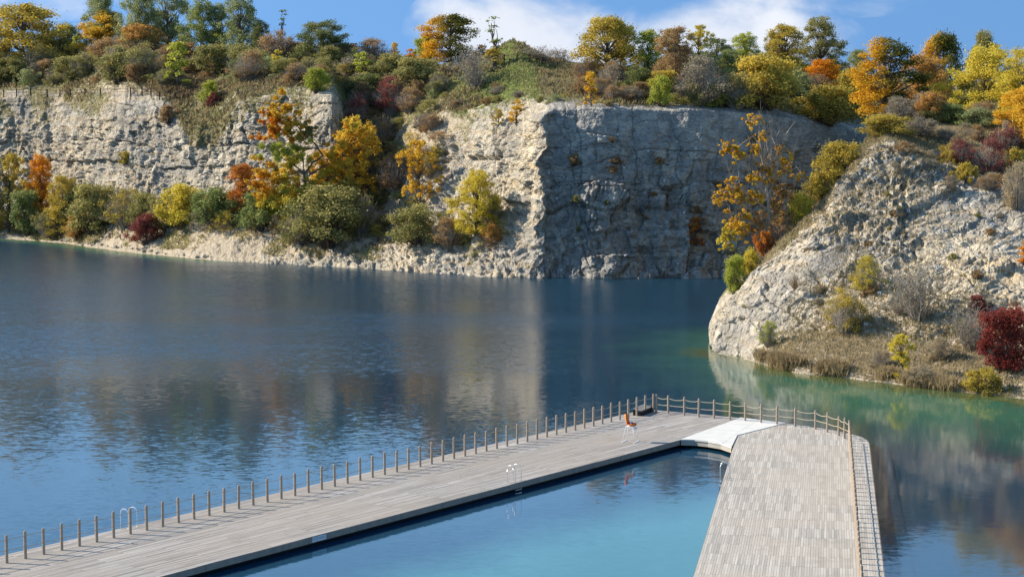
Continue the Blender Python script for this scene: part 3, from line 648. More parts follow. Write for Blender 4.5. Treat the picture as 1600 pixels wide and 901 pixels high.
def pool():
    pl = [inn_far, G2(1084, 901) + ul * 30, G2(1084, 901), G2(1146, 698), G2(1125, 693), G2(1105, 689.5), inn_b]
    pl = orient([tuple(p) for p in pl])
    xs = np.arange(min(p[0] for p in pl), max(p[0] for p in pl), 0.5)
    m = bpy.data.meshes.new('pool_water')
    ang = math.atan2(u1.y, u1.x); V = []; F = []; S = []
    for p in pl: pass
    # cut the pool into metre strips; colour holds the pier's painted shadow
    x0, x1 = min(p[0] for p in pl), max(p[0] for p in pl); y0, y1 = min(p[1] for p in pl), max(p[1] for p in pl)
    st = 1.5
    for i in range(int((x1 - x0) / st) + 1):
        sx = clip(clip(pl, -1, 0, -(x0 + i * st)), 1, 0, x0 + (i + 1) * st)
        if len(sx) < 3: continue
        for j in range(int((y1 - y0) / st) + 1):
            q = clip(clip(sx, 0, -1, -(y0 + j * st)), 0, 1, y0 + (j + 1) * st)
            if len(q) < 3: continue
            b = len(V); V += [(p[0], p[1], 0.004) for p in q]; F.append(tuple(range(b, b + len(q))))
    m.from_pydata(V, [], F)
    X = np.array([v[0] for v in V]); Y = np.array([v[1] for v in V])
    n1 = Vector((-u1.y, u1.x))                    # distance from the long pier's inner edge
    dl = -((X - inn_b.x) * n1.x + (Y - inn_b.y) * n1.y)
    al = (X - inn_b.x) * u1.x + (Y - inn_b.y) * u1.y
    sh = sstep(2.5, 11, dl) * sstep(4, 26, -al + dl * 0.6)  # sunlit pool floor turquoise, dark blue where the pier's shadow is painted in
    for k, a in (('shallow_or_lit', sh), ('weed', sh * 0)):
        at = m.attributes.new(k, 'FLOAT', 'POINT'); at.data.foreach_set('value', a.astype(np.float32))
    m.update()
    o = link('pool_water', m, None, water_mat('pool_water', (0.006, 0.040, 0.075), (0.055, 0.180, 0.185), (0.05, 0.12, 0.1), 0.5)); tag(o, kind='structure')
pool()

# ------------------------------------------------------------------ rope fences
def post_mesh():
    m = MB(); m.tube([(0, 0, 0), (0, 0, 0.5), (0, 0, 1.06), (0, 0, 1.10)], [0.066, 0.063, 0.060, 0.045], 10); return m.mesh('post', False)
POST = post_mesh(); POST.materials.append(M_POST)
def rope_mesh(name, pts, h, sags, r):
    m = MB()
    for i, (a, b) in enumerate(zip(pts[:-1], pts[1:])):
        s = sags[i % len(sags)]
        q = [Vector((a[0] * (1 - t) + b[0] * t, a[1] * (1 - t) + b[1] * t, ZD + h - s * 4 * t * (1 - t))) for t in (0, .25, .5, .75, 1)]
        m.tube(q, r, 5, False)
    return m.mesh(name, True)
def rope_fence(name, label, pts, sagf, r=0.018, hs=(0.93, 0.5)):
    t = empty(name, (pts[0][0], pts[0][1], ZD)); tag(t, label, 'fence'); o = t.location
    for p in pts:
        c = link('post', POST, t); c.location = Vector((p[0], p[1], ZD)) - o; c.rotation_euler = (random.uniform(-.012, .012), random.uniform(-.012, .012), random.uniform(0, 6))
        c.scale = (1, 1, random.uniform(0.97, 1.03))
    for k, h in enumerate(hs):
        me = rope_mesh('rope', pts, h, sagf(k, len(pts)), r); me.transform(__import__('mathutils').Matrix.Translation(-o)); link('rope', me, t, M_ROPE)
    return t
p0, p1 = G2(10.6, 878.7), G2(1021, 643.5); n_int = 52
step = (p1 - p0) / n_int
outer = [p0 + step * k for k in range(-10, n_int + 1)]
rs = random.Random(4)
rope_fence('rope_fence', 'long rope fence of round wooden posts along the outer edge of the diagonal pier', outer, lambda k, n: [(0.0 if i < n - 8 else rs.uniform(0.04, 0.16)) * (1 - k * 0.8) + rs.uniform(0, 0.03) for i in range(n)], 0.014)
bx = [(1021, 643.5), (1044, 646), (1069, 648.6), (1091.6, 651), (1115.5, 653), (1140.4, 655.6), (1164.3, 657.7), (1188.9, 660.5), (1213.8, 663), (1242.3, 666), (1274, 670), (1292.6, 675), (1310.4, 680), (1319.3, 684.4), (1326.8, 688)]
endp = [G2(*b) for b in bx]
endp[0] = endp[0] + Vector((0.16, -0.02))
rope_fence('rope_fence', 'rope fence closing the far end above the white section, curving round the pale pier corner', endp, lambda k, n: [rs.uniform(0.03, 0.11) * (1 - k * 0.6) for i in range(n)], 0.018)
r0, r1 = G2(1326.8, 689), G2(1343, 903); L = (r1 - r0).length; nr = int(L / 0.97)
sidep = [r0 + (r1 - r0) * ((k + 0.6) / nr) for k in range(0, nr + 14)]
rope_fence('rope_fence', 'rope fence seen end-on along the right side of the pale pier', sidep, lambda k, n: [0.03] * n, 0.018)

# ------------------------------------------------------------------ pier furniture
def ladder(label, x, y, along, out, z=ZD, mat=None, hgt=0.80, wid=0.5):
    b = G2(x, y); t = empty('pool_ladder', (b.x, b.y, z)); tag(t, label, 'ladder', 'swimming ladders on the piers'); mat = mat or M_STEEL
    al = Vector((along[0], along[1], 0)).normalized(); ou = Vector((out[0], out[1], 0)).normalized()
    for s in (-1, 1):
        base = al * (s * wid / 2); m = MB(); pts = [base - ou * 0.30 + Vector((0, 0, -0.0)), base - ou * 0.30 + Vector((0, 0, hgt - 0.18))]
        for k in range(0, 9):
            a = math.pi * k / 8; pts.append(base + ou * (-0.06 - 0.24 * math.cos(a)) + Vector((0, 0, hgt - 0.18 + 0.20 * math.sin(a))))
        pts += [base + ou * 0.18 + Vector((0, 0, -1.2))]
        m.tube(pts, 0.012, 8); m.build('handrail', mat, t, True)
        f = MB(); f.tube([base - ou * 0.30, base - ou * 0.30 + Vector((0, 0, 0.02))], 0.05, 10); f.build('foot_plate', mat, t)
    for h in (-0.12, -0.36, -0.62):
        m = MB(); m.box(ou * 0.18 + Vector((0, 0, h)), wid, 0.08, 0.03, tuple(al)); m.build('rung', mat, t)
    return t
nin = Vector((u1.y, -u1.x)); nout = -nin
ladder('twin-loop steel ladder at the middle of the long inner edge of the diagonal pier', 805, 752, ui, nin)
ladder('white-topped ladder on the outer edge behind the rope posts at lower left', 200, 822, u1, nout, mat=M_WPAINT)
ladder('steel ladder on the left edge of the wide pale pier', 1131, 748, ul, (-1, 0.2))

def lifeguard_chair():
    b = G2(985, 690); t = empty('lifeguard_chair', (b.x, b.y, ZD), math.radians(-22)); tag(t, 'tall white-framed lifeguard chair with orange shell seat at the pool edge', 'chair')
    sh = 0.86
    for sx in (-1, 1):
        for sy in (-1, 1):
            m = MB(); m.tube([(sx * 0.34, sy * 0.36, 0.03), (sx * 0.20, sy * 0.20, sh)], 0.012, 8); m.build('leg', M_WPAINT, t, True)
    for sx in (-1, 1):
        m = MB(); m.box((sx * 0.34, 0, 0.015), 0.05, 0.95, 0.03); m.build('ground_rail', M_WPAINT, t)
    m = MB()
    for h in (0.30, 0.58):
        w = 0.34 - 0.14 * h / sh; v = 0.36 - 0.16 * h / sh
        m.tube([(w, -v, h), (w, v, h)], 0.011, 6)
    m.build('step', M_WPAINT, t, True)
    m = MB(); m.box((0, 0, sh), 0.46, 0.46, 0.035); m.box((0.30, 0, sh - 0.10), 0.16, 0.34, 0.03); m.build('seat_platform', M_WPAINT, t)
    # one continuous shell: seat pan curving up into a rounded backrest; x is forward
    prof = [(0.30, 0.02), (0.22, 0.05), (0.05, 0.045), (-0.10, 0.05), (-0.18, 0.11), (-0.23, 0.25), (-0.27, 0.42), (-0.30, 0.58), (-0.31, 0.64)]
    wid = [0.17, 0.215, 0.225, 0.225, 0.225, 0.22, 0.21, 0.17, 0.10]
    V = []; nw = 9
    for (px, pz), w in zip(prof, wid):
        for k in range(nw):
            s = k / (nw - 1) * 2 - 1; lift = 0.09 * abs(s) ** 2.5
            V.append((px + lift * (0.9 if pz > 0.1 else 0.1), s * w, sh + 0.02 + pz + (lift if pz <= 0.1 else lift * 0.3)))
    n0 = len(V); V += [(v[0] - 0.02, v[1], v[2] - 0.02) for v in V]
    F = []
    for i in range(len(prof) - 1):
        for k in range(nw - 1):
            a = i * nw + k; F.append((a, a + 1, a + nw + 1, a + nw)); F.append((n0 + a, n0 + a + nw, n0 + a + nw + 1, n0 + a + 1))
    rim = [k for k in range(nw)] + [i * nw + nw - 1 for i in range(1, len(prof))] + [(len(prof) - 1) * nw + k for k in range(nw - 2, -1, -1)] + [i * nw for i in range(len(prof) - 2, 0, -1)]
    for i in range(len(rim)): a, c = rim[i], rim[(i + 1) % len(rim)]; F.append((a, n0 + a, n0 + c, c))
    me = bpy.data.meshes.new('seat_shell'); me.from_pydata(V, [], F); me.update(); me.shade_smooth(); link('seat_shell', me, t, M_ORANGE)
    # rescue float on the seat
    bz = b; r = empty('rescue_buoy', (b.x - 0.02, b.y - 0.05, ZD + sh + 0.17), math.radians(20)); tag(r, 'red and white rescue buoy lying on the orange lifeguard seat', 'rescue buoy')
    m = MB(); m.tube([(-0.17, 0, 0), (-0.13, 0, 0), (0, 0, 0), (0.13, 0, 0), (0.17, 0, 0)], [0.03, 0.075, 0.085, 0.075, 0.03], 12); m.build('body', M_RED, r, True)
    m = MB(); m.tube([(-0.03, 0, 0), (0.03, 0, 0)], 0.088, 12, True); m.build('band', M_WPAINT, r)
    m = MB(); m.tube([(-0.12, 0, 0.06), (-0.08, 0, 0.12), (0.08, 0, 0.12), (0.12, 0, 0.06)], 0.013, 6); m.build('handle', M_WPAINT, r, True)
lifeguard_chair()

def dark_trough():
    a, b = G2(999, 648), G2(1010, 643.5); d = (b - a).normalized(); c = (a + b) / 2
    t = empty('equipment_box', (c.x, c.y, ZD), math.atan2(d.y, d.x)); tag(t, 'low dark open box beside the rope fence at the far corner of the pier', 'box')
    m = MB(); L_ = (b - a).length + 0.6; w = 0.55
    m.box((0, 0, 0.03), L_, w, 0.05); m.build('base', M_BLACK, t)
    for k, (cx, cy, sx, sy) in enumerate([(0, w / 2, L_, .04), (0, -w / 2, L_, .04), (L_ / 2, 0, .04, w - .05), (-L_ / 2, 0, .04, w - .05)]):
        q = MB(); q.box((cx, cy, 0.16), sx, sy, 0.30); q.build('side_panel', M_BLACK, t)
    q = MB(); q.box((0, 0.0, 0.335), L_ + 0.05, w + 0.06, 0.03, (1, 0, 0), (0, -0.25, 1)); q.build('lid', simple_mat('box_lid', (0.26, 0.24, 0.22), 0.8), t)
dark_trough()

def fascia_signs():
    a = G2(487, 838); b = G2(508.5, 832)
    for k, (x0, x1, lab) in enumerate(((487.0, 494.0, 'smaller white notice plate on the inner edge of the diagonal pier'), (495.0, 508.5, 'longer white notice plate beside a smaller one on the pier edge'))):
        f = lambda x: inn_a + ui * ((G2(x, 901 - (x - 246) * 0.2623) - inn_a).dot(ui))
        p, q = f(x0), f(x1); c = (p + q) / 2 + Vector((ui.y, -ui.x)) * 0.034; L_ = (q - p).length
        t = empty('notice_plate', (c.x, c.y, ZD - 0.14), math.atan2(ui.y, ui.x)); tag(t, lab, 'sign', 'notice plates on the pier edge')
        m = MB(); m.box((0, 0, 0), L_, 0.012, 0.21); m.build('panel', M_WPAINT, t)
        m = MB()
        for zz in (0.045, -0.015): m.box((0, -0.0085, zz), L_ * 0.8, 0.004, 0.018)
        m.build('print', simple_mat('print_ink', (0.12, 0.12, 0.16), 0.7), t)
fascia_signs()
#VEG
# ------------------------------------------------------------------ vegetation
def leaf_mat(name, c1, c2, c3, c4=None, trans=0.45, ra=None):
    m, n = new_mat(name)
    cl, r = n.attr('clump'), n.attr('rnd'); oi = n.add('ShaderNodeObjectInfo').outputs['Random']
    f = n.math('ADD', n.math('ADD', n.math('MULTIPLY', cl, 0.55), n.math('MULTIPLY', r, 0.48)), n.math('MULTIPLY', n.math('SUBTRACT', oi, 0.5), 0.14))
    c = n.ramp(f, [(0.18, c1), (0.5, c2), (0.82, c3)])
    if c4:
        s = n.attr('side'); f2 = n.ramp(n.math('ADD', s, n.math('MULTIPLY', n.math('SUBTRACT', cl, 0.5), 0.35)), [(0.34, 0.0), (0.54, 1.0)])
        c = n.mix(f2, c, n.mix(r, c4, tuple(x * 1.5 for x in c4)))
    c = n.mix(n.math('MULTIPLY', n.math('POWER', r, 3.0), 0.35), c, tuple(min(1, x * 1.35) for x in c2))
    d = n.add('ShaderNodeBsdfDiffuse', {'Color': c, 'Roughness': 0.6}); t = n.add('ShaderNodeBsdfTranslucent', {'Color': c})
    g = n.add('ShaderNodeMixShader', {0: trans, 1: d.outputs[0], 2: t.outputs[0]})
    n.add('ShaderNodeOutputMaterial', {0: g.outputs[0]}); return m
PAL = {
 'gold':   leaf_mat('leaf_gold', (0.56, 0.30, 0.035), (0.78, 0.48, 0.05), (0.82, 0.62, 0.10)),
 'yellow': leaf_mat('leaf_yellow', (0.42, 0.37, 0.06), (0.68, 0.54, 0.07), (0.76, 0.64, 0.12)),
 'lime':   leaf_mat('leaf_lime', (0.26, 0.30, 0.06), (0.46, 0.48, 0.08), (0.60, 0.58, 0.11)),
 'orange': leaf_mat('leaf_orange', (0.50, 0.15, 0.02), (0.76, 0.30, 0.025), (0.80, 0.46, 0.05)),
 'goldgreen': leaf_mat('leaf_gold_green', (0.50, 0.24, 0.02), (0.74, 0.41, 0.035), (0.76, 0.54, 0.07), (0.065, 0.095, 0.03)),
 'olive':  leaf_mat('leaf_olive', (0.192, 0.185, 0.068), (0.342, 0.321, 0.116), (0.520, 0.437, 0.150)),
 'green':  leaf_mat('leaf_green', (0.158, 0.198, 0.073), (0.264, 0.310, 0.106), (0.436, 0.449, 0.158)),
 'palegreen': leaf_mat('leaf_pale_green', (0.196, 0.224, 0.103), (0.322, 0.356, 0.155), (0.483, 0.483, 0.230)),
 'dark':   leaf_mat('leaf_dark', (0.097, 0.127, 0.052), (0.187, 0.220, 0.081), (0.357, 0.340, 0.122)),
 'brown':  leaf_mat('leaf_brown', (0.248, 0.161, 0.081), (0.410, 0.267, 0.131), (0.558, 0.384, 0.174)),
 'rust':   leaf_mat('leaf_rust', (0.36, 0.19, 0.07), (0.54, 0.30, 0.09), (0.66, 0.42, 0.12)),
 'maroon': leaf_mat('leaf_maroon', (0.17, 0.06, 0.05), (0.28, 0.085, 0.07), (0.38, 0.16, 0.11)),
 'red':    leaf_mat('leaf_red', (0.17, 0.034, 0.028), (0.25, 0.055, 0.042), (0.38, 0.10, 0.07)),
 'redorange': leaf_mat('leaf_red_orange', (0.26, 0.08, 0.03), (0.54, 0.18, 0.04), (0.70, 0.36, 0.06)),
 'tan':    leaf_mat('leaf_tan', (0.34, 0.27, 0.16), (0.50, 0.40, 0.24), (0.62, 0.50, 0.31)),
 'grey':   leaf_mat('leaf_grey', (0.216, 0.178, 0.124), (0.335, 0.281, 0.189), (0.454, 0.389, 0.265)),
 'olivegold': leaf_mat('leaf_olive_gold', (0.238, 0.194, 0.054), (0.497, 0.389, 0.081), (0.756, 0.562, 0.097)),
}
M_BARK = simple_mat('bark', (0.115, 0.095, 0.075), 0.9, 0.35, 5)
M_TWIG = simple_mat('grey_twigs', (0.36, 0.31, 0.245), 0.9, 0.3, 5)

def limb(m, a, b, r0, r1, bend, n=5, sides=5, rs=random):
    a, b = Vector(a), Vector(b); L_ = (b - a).length; pts = []; rad = []
    off = Vector((rs.uniform(-1, 1), rs.uniform(-1, 1), rs.uniform(-0.2, 1))) * L_ * bend
    for i in range(n + 1):
        t = i / n; p = a.lerp(b, t) + off * (t * (1 - t)); p += Vector((rs.uniform(-1, 1), rs.uniform(-1, 1), rs.uniform(-1, 1))) * (0.02 * L_ * (0 < i < n))
        pts.append(p); rad.append(r0 * (1 - t) + r1 * t)
    m.tube(pts, rad, sides, False); return pts

def leaves(centers, radii, count, size, rg, flat=0.75, side_w=4.0, vals=None, up=0.35):
    """leaf-sized rhombi scattered through each clump"""
    N = len(centers); w = np.array(radii) ** 2; w = w / w.sum()
    ci = rg.choice(N, size=count, p=w); c = np.array(centers)[ci]; r = np.array(radii)[ci]
    d = rg.normal(size=(count, 3)); d /= np.linalg.norm(d, axis=1, keepdims=True)
    rad = rg.random(count) ** 0.5 * (1 + 0.45 * np.abs(rg.normal(size=count)) * (rg.random(count) < .35))
    P = c + d * (r * rad)[:, None] * np.array([1, 1, flat])
    nrm = d * 0.8 + rg.normal(size=(count, 3)) * 0.8 + np.array([0, 0, up]); nrm /= np.linalg.norm(nrm, axis=1, keepdims=True)
    t = np.cross(nrm, rg.normal(size=(count, 3))); t /= np.linalg.norm(t, axis=1, keepdims=True); b = np.cross(nrm, t)
    s = size * (0.6 + 0.8 * rg.random(count))[:, None]
    V = np.stack([P - t * s * 0.6, P - b * s * 0.42 + nrm * s * 0.1, P + t * s * 0.6, P + b * s * 0.42 - nrm * s * 0.1], 1).reshape(-1, 3)
    Q = np.arange(count * 4).reshape(-1, 4)
    cv = (np.array(vals) if vals is not None else rg.random(N))[ci]
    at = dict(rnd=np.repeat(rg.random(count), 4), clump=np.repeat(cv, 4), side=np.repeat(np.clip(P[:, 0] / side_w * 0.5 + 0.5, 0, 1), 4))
    return V, Q, at

def grow(kind, seed):
    """returns trunk mesh, crown mesh; nominal size 1 x 1 x 1 metres scaled by real size S afterwards"""
    rs = random.Random(seed); rg = np.random.default_rng(seed); m = MB(); cen = []; rad = []; val = []
    if kind in ('broad', 'oval', 'tall', 'open', 'young', 'spire'):
        Hh, Wd, base, nc, cr, cnt, ls, = dict(broad=(8, 8, .12, 100, .78, 17000, .155), oval=(10, 7, .10, 105, .76, 17000, .155), tall=(12, 7, .10, 105, .76, 12000, .17),
             open=(9, 8, .20, 80, .50, 5200, .20), young=(5, 2.8, .10, 34, .38, 2000, .17), spire=(8, 1.8, .22, 11, .36, 260, .19))[kind]
        R = Wd / 2; zt = Hh
        lean = Vector((rs.uniform(-.06, .06), rs.uniform(-.06, .06), 0)) * Hh
        tr = limb(m, (0, 0, -0.4), lean + Vector((0, 0, Hh * 0.86)), 0.020 * Hh + 0.03, 0.02, 0.05, 8, 7, rs)
        ph = [rs.uniform(0, 6.28) for _ in range(3)]
        k = 0; tries = 0
        while k < nc and tries < 4000:
            tries += 1
            t = rs.random(); z = base + (1 - base) * t
            prof = math.sin(math.pi * min(1, (0.26 if kind != 'tall' else .15) + 0.70 * t ** (.92 if kind != 'tall' else 1.0))) ** 0.55 if kind != 'spire' else .35 + .45 * math.sin(9 * t) ** 2
            a = rs.uniform(0, 2 * math.pi); lump = 1 + 0.20 * math.sin(2 * a + ph[0] + 5 * t) + 0.16 * math.sin(3 * a + ph[1] - 7 * t)
            q = rs.random() ** (0.42 if kind != 'open' else 0.55)
            rr = max(0.0, (R - cr * 0.7) * prof * lump * q)
            c = Vector((math.cos(a) * rr, math.sin(a) * rr, z * (Hh - cr * .5))) + lean * t
            if any((c - Vector(o)).length < cr * 0.5 for o in cen): continue
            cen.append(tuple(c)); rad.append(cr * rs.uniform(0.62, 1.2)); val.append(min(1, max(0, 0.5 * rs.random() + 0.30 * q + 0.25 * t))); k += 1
            src = tr[max(1, min(len(tr) - 2, int((0.12 + 0.62 * t) * (len(tr) - 1))))]
            limb(m, src, c, 0.0045 * Hh + 0.008, 0.008, 0.22, 4, 4, rs)
        flat = 0.72
        V, Q, at = leaves(cen, rad, cnt, ls, rg, flat, R, val)
        if kind == 'open':
            for c in cen:
                for _ in range(5):
                    e = Vector(c) + Vector((rs.gauss(0, 1), rs.gauss(0, 1), rs.gauss(0.4, 1))).normalized() * cr * 1.1; limb(m, c, e, 0.012, 0.005, 0.1, 2, 3, rs)
        size = (Wd, Hh)
    elif kind in ('bush', 'mound', 'thicket'):
        Hh, Wd, nc, cr, cnt, ls = dict(bush=(3.6, 4, 64, .50, 9000, .12), mound=(2.2, 4, 44, .42, 6000, .12), thicket=(3.8, 4, 64, .42, 5000, .105))[kind]
        R = Wd / 2; tries = 0; k = 0
        ph = [rs.uniform(0, 6.28) for _ in range(2)]
        while k < nc and tries < 3000:
            tries += 1
            a = rs.uniform(0, 2 * math.pi); t = rs.random()
            prof = math.sqrt(max(0.05, 1 - (max(0, t - .25) / .80) ** 2)); lump = 1 + 0.25 * math.sin(2 * a + ph[0] + 3 * t) + .15 * math.sin(5 * a + ph[1])
            rr = (R - cr * .6) * prof * lump * rs.random() ** .5 * rs.uniform(.75, 1.22)
            c = Vector((math.cos(a) * rr, math.sin(a) * rr, 0.12 * Hh + t * (Hh * .86 - cr * .5)))
            if any((c - Vector(o)).length < cr * .5 for o in cen): continue
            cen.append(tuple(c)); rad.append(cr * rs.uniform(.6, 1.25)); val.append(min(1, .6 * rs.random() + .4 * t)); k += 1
            limb(m, (c.x * .15, c.y * .15, -.2), c, .035, .010, .15, 3, 4, rs)
        if kind == 'thicket':
            for _ in range(150):
                a = rs.uniform(0, 6.28); q = rs.random() ** .6; e = Vector((math.cos(a) * R * q, math.sin(a) * R * q, Hh * (1.04 - .45 * q * q) * rs.uniform(.7, 1.05)))
                pt = limb(m, (e.x * .2, e.y * .2, -.1), e, .018, .006, .25, 4, 3, rs)
                for __ in range(3):
                    s0 = pt[rs.choice((2, 3))]; limb(m, s0, Vector(s0) + Vector((rs.gauss(0, .4), rs.gauss(0, .4), rs.uniform(.1, .6))), .009, .004, .1, 2, 3, rs)
        V, Q, at = leaves(cen, rad, cnt, ls, rg, .8, R, val); size = (Wd, Hh)
    elif kind == 'twiggy':
        Hh, Wd = 3.6, 4.0; R = 2.0; tips = []
        for _ in range(26):
            a = rs.uniform(0, 6.28); q = rs.random() ** .6; e = Vector((math.cos(a) * R * q, math.sin(a) * R * q, Hh * (1 - .4 * q * q) * rs.uniform(.75, 1.02)))
            pt = limb(m, (e.x * .08, e.y * .08, -.2), e, .035, .008, .22, 5, 4, rs)
            for __ in range(12):
                s0 = Vector(pt[rs.choice((1, 2, 3, 4))]); d = Vector((rs.gauss(0, .5), rs.gauss(0, .5), rs.uniform(.2, .9))); p2 = limb(m, s0, s0 + d, .012, .005, .15, 3, 3, rs)
                for ___ in range(2):
                    s1 = p2[2]; limb(m, s1, s1 + Vector((rs.gauss(0, .25), rs.gauss(0, .25), rs.uniform(.1, .4))), .006, .003, .1, 2, 3, rs)
                tips.append(tuple(s0 + d))
        V, Q, at = leaves(tips, [.25] * len(tips), 700, .12, rg, .9, R); size = (Wd, Hh)
    size = (float(np.percentile(V[:, 0], 98.5) - np.percentile(V[:, 0], 1.5) + np.percentile(V[:, 1], 98.5) - np.percentile(V[:, 1], 1.5)) / 2, float(np.percentile(V[:, 2], 99.5)))
    tm = m.mesh('trunk', False); cm = quadmesh('crown', V, Q, at)
    return tm, cm, size
PROTO = {}
for k_, (kind_, nvar) in enumerate((('broad', 4), ('oval', 3), ('tall', 3), ('open', 2), ('young', 3), ('spire', 1), ('bush', 4), ('mound', 3), ('thicket', 3), ('twiggy', 2))):
    PROTO[kind_] = [grow(kind_, 100 * (k_ + 1) + v) for v in range(nvar)]
for kind_ in PROTO:
    for tm, cm, sz in PROTO[kind_]:
        tm.materials.append(M_TWIG if kind_ in ('thicket', 'twiggy') else M_BARK); cm.materials.append(PAL['olive'])
TREES = ('broad', 'oval', 'tall', 'open', 'young', 'spire')
vcount = 0
def plant(loc, w, h, kind, pal, label, group=None, cat=None, rot=None, lean=(0, 0), name=None):
    """w, h in metres; copies of a grown prototype with its trunk and crown"""
    global vcount
    vcount += 1; rs = random.Random(vcount * 31)
    tm, cm, sz = PROTO[kind][vcount % len(PROTO[kind])]
    tree = kind in TREES
    t = empty(name or ('tree' if tree else 'shrub'), loc, 0.0)
    t.rotation_euler = (lean[0], lean[1], rs.uniform(0, 6.28) if rot is None else rot)
    t.scale = (w / sz[0], w / sz[0] * rs.uniform(.9, 1.1), h / sz[1])
    tag(t, label, cat or ('tree' if tree else 'shrub'), group)
    a = link('trunk' if tree else 'stems', tm, t); c = link('crown' if tree else 'foliage', cm, t)
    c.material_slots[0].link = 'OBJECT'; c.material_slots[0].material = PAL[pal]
    return t
def px_plant(x, yb, wpx, hpx, kind, pal, label, which='far', D=None, **kw):
    if D is None:
        p, nm = hit(x, yb, which)
        if p is None:
            for yy in range(int(yb), int(yb) + 200, 4):
                p, nm = hit(x, yy, which)
                if p: break
    else:
        q = PD(x, yb, D); p, nm = drop(q[0], q[1], which)
        if p is None: p = Vector(q)
    s = p.y / FP
    # keep the top of the crown where the photograph has it even if the base is hidden behind a rise
    top = PD(x, yb - hpx, p.y)[2]; h = max(0.5, top - p.z) * 1.02
    return plant(Vector(p) - Vector((0, 0, 0.1)), wpx * s * 1.05, h, kind, pal, label, **kw)

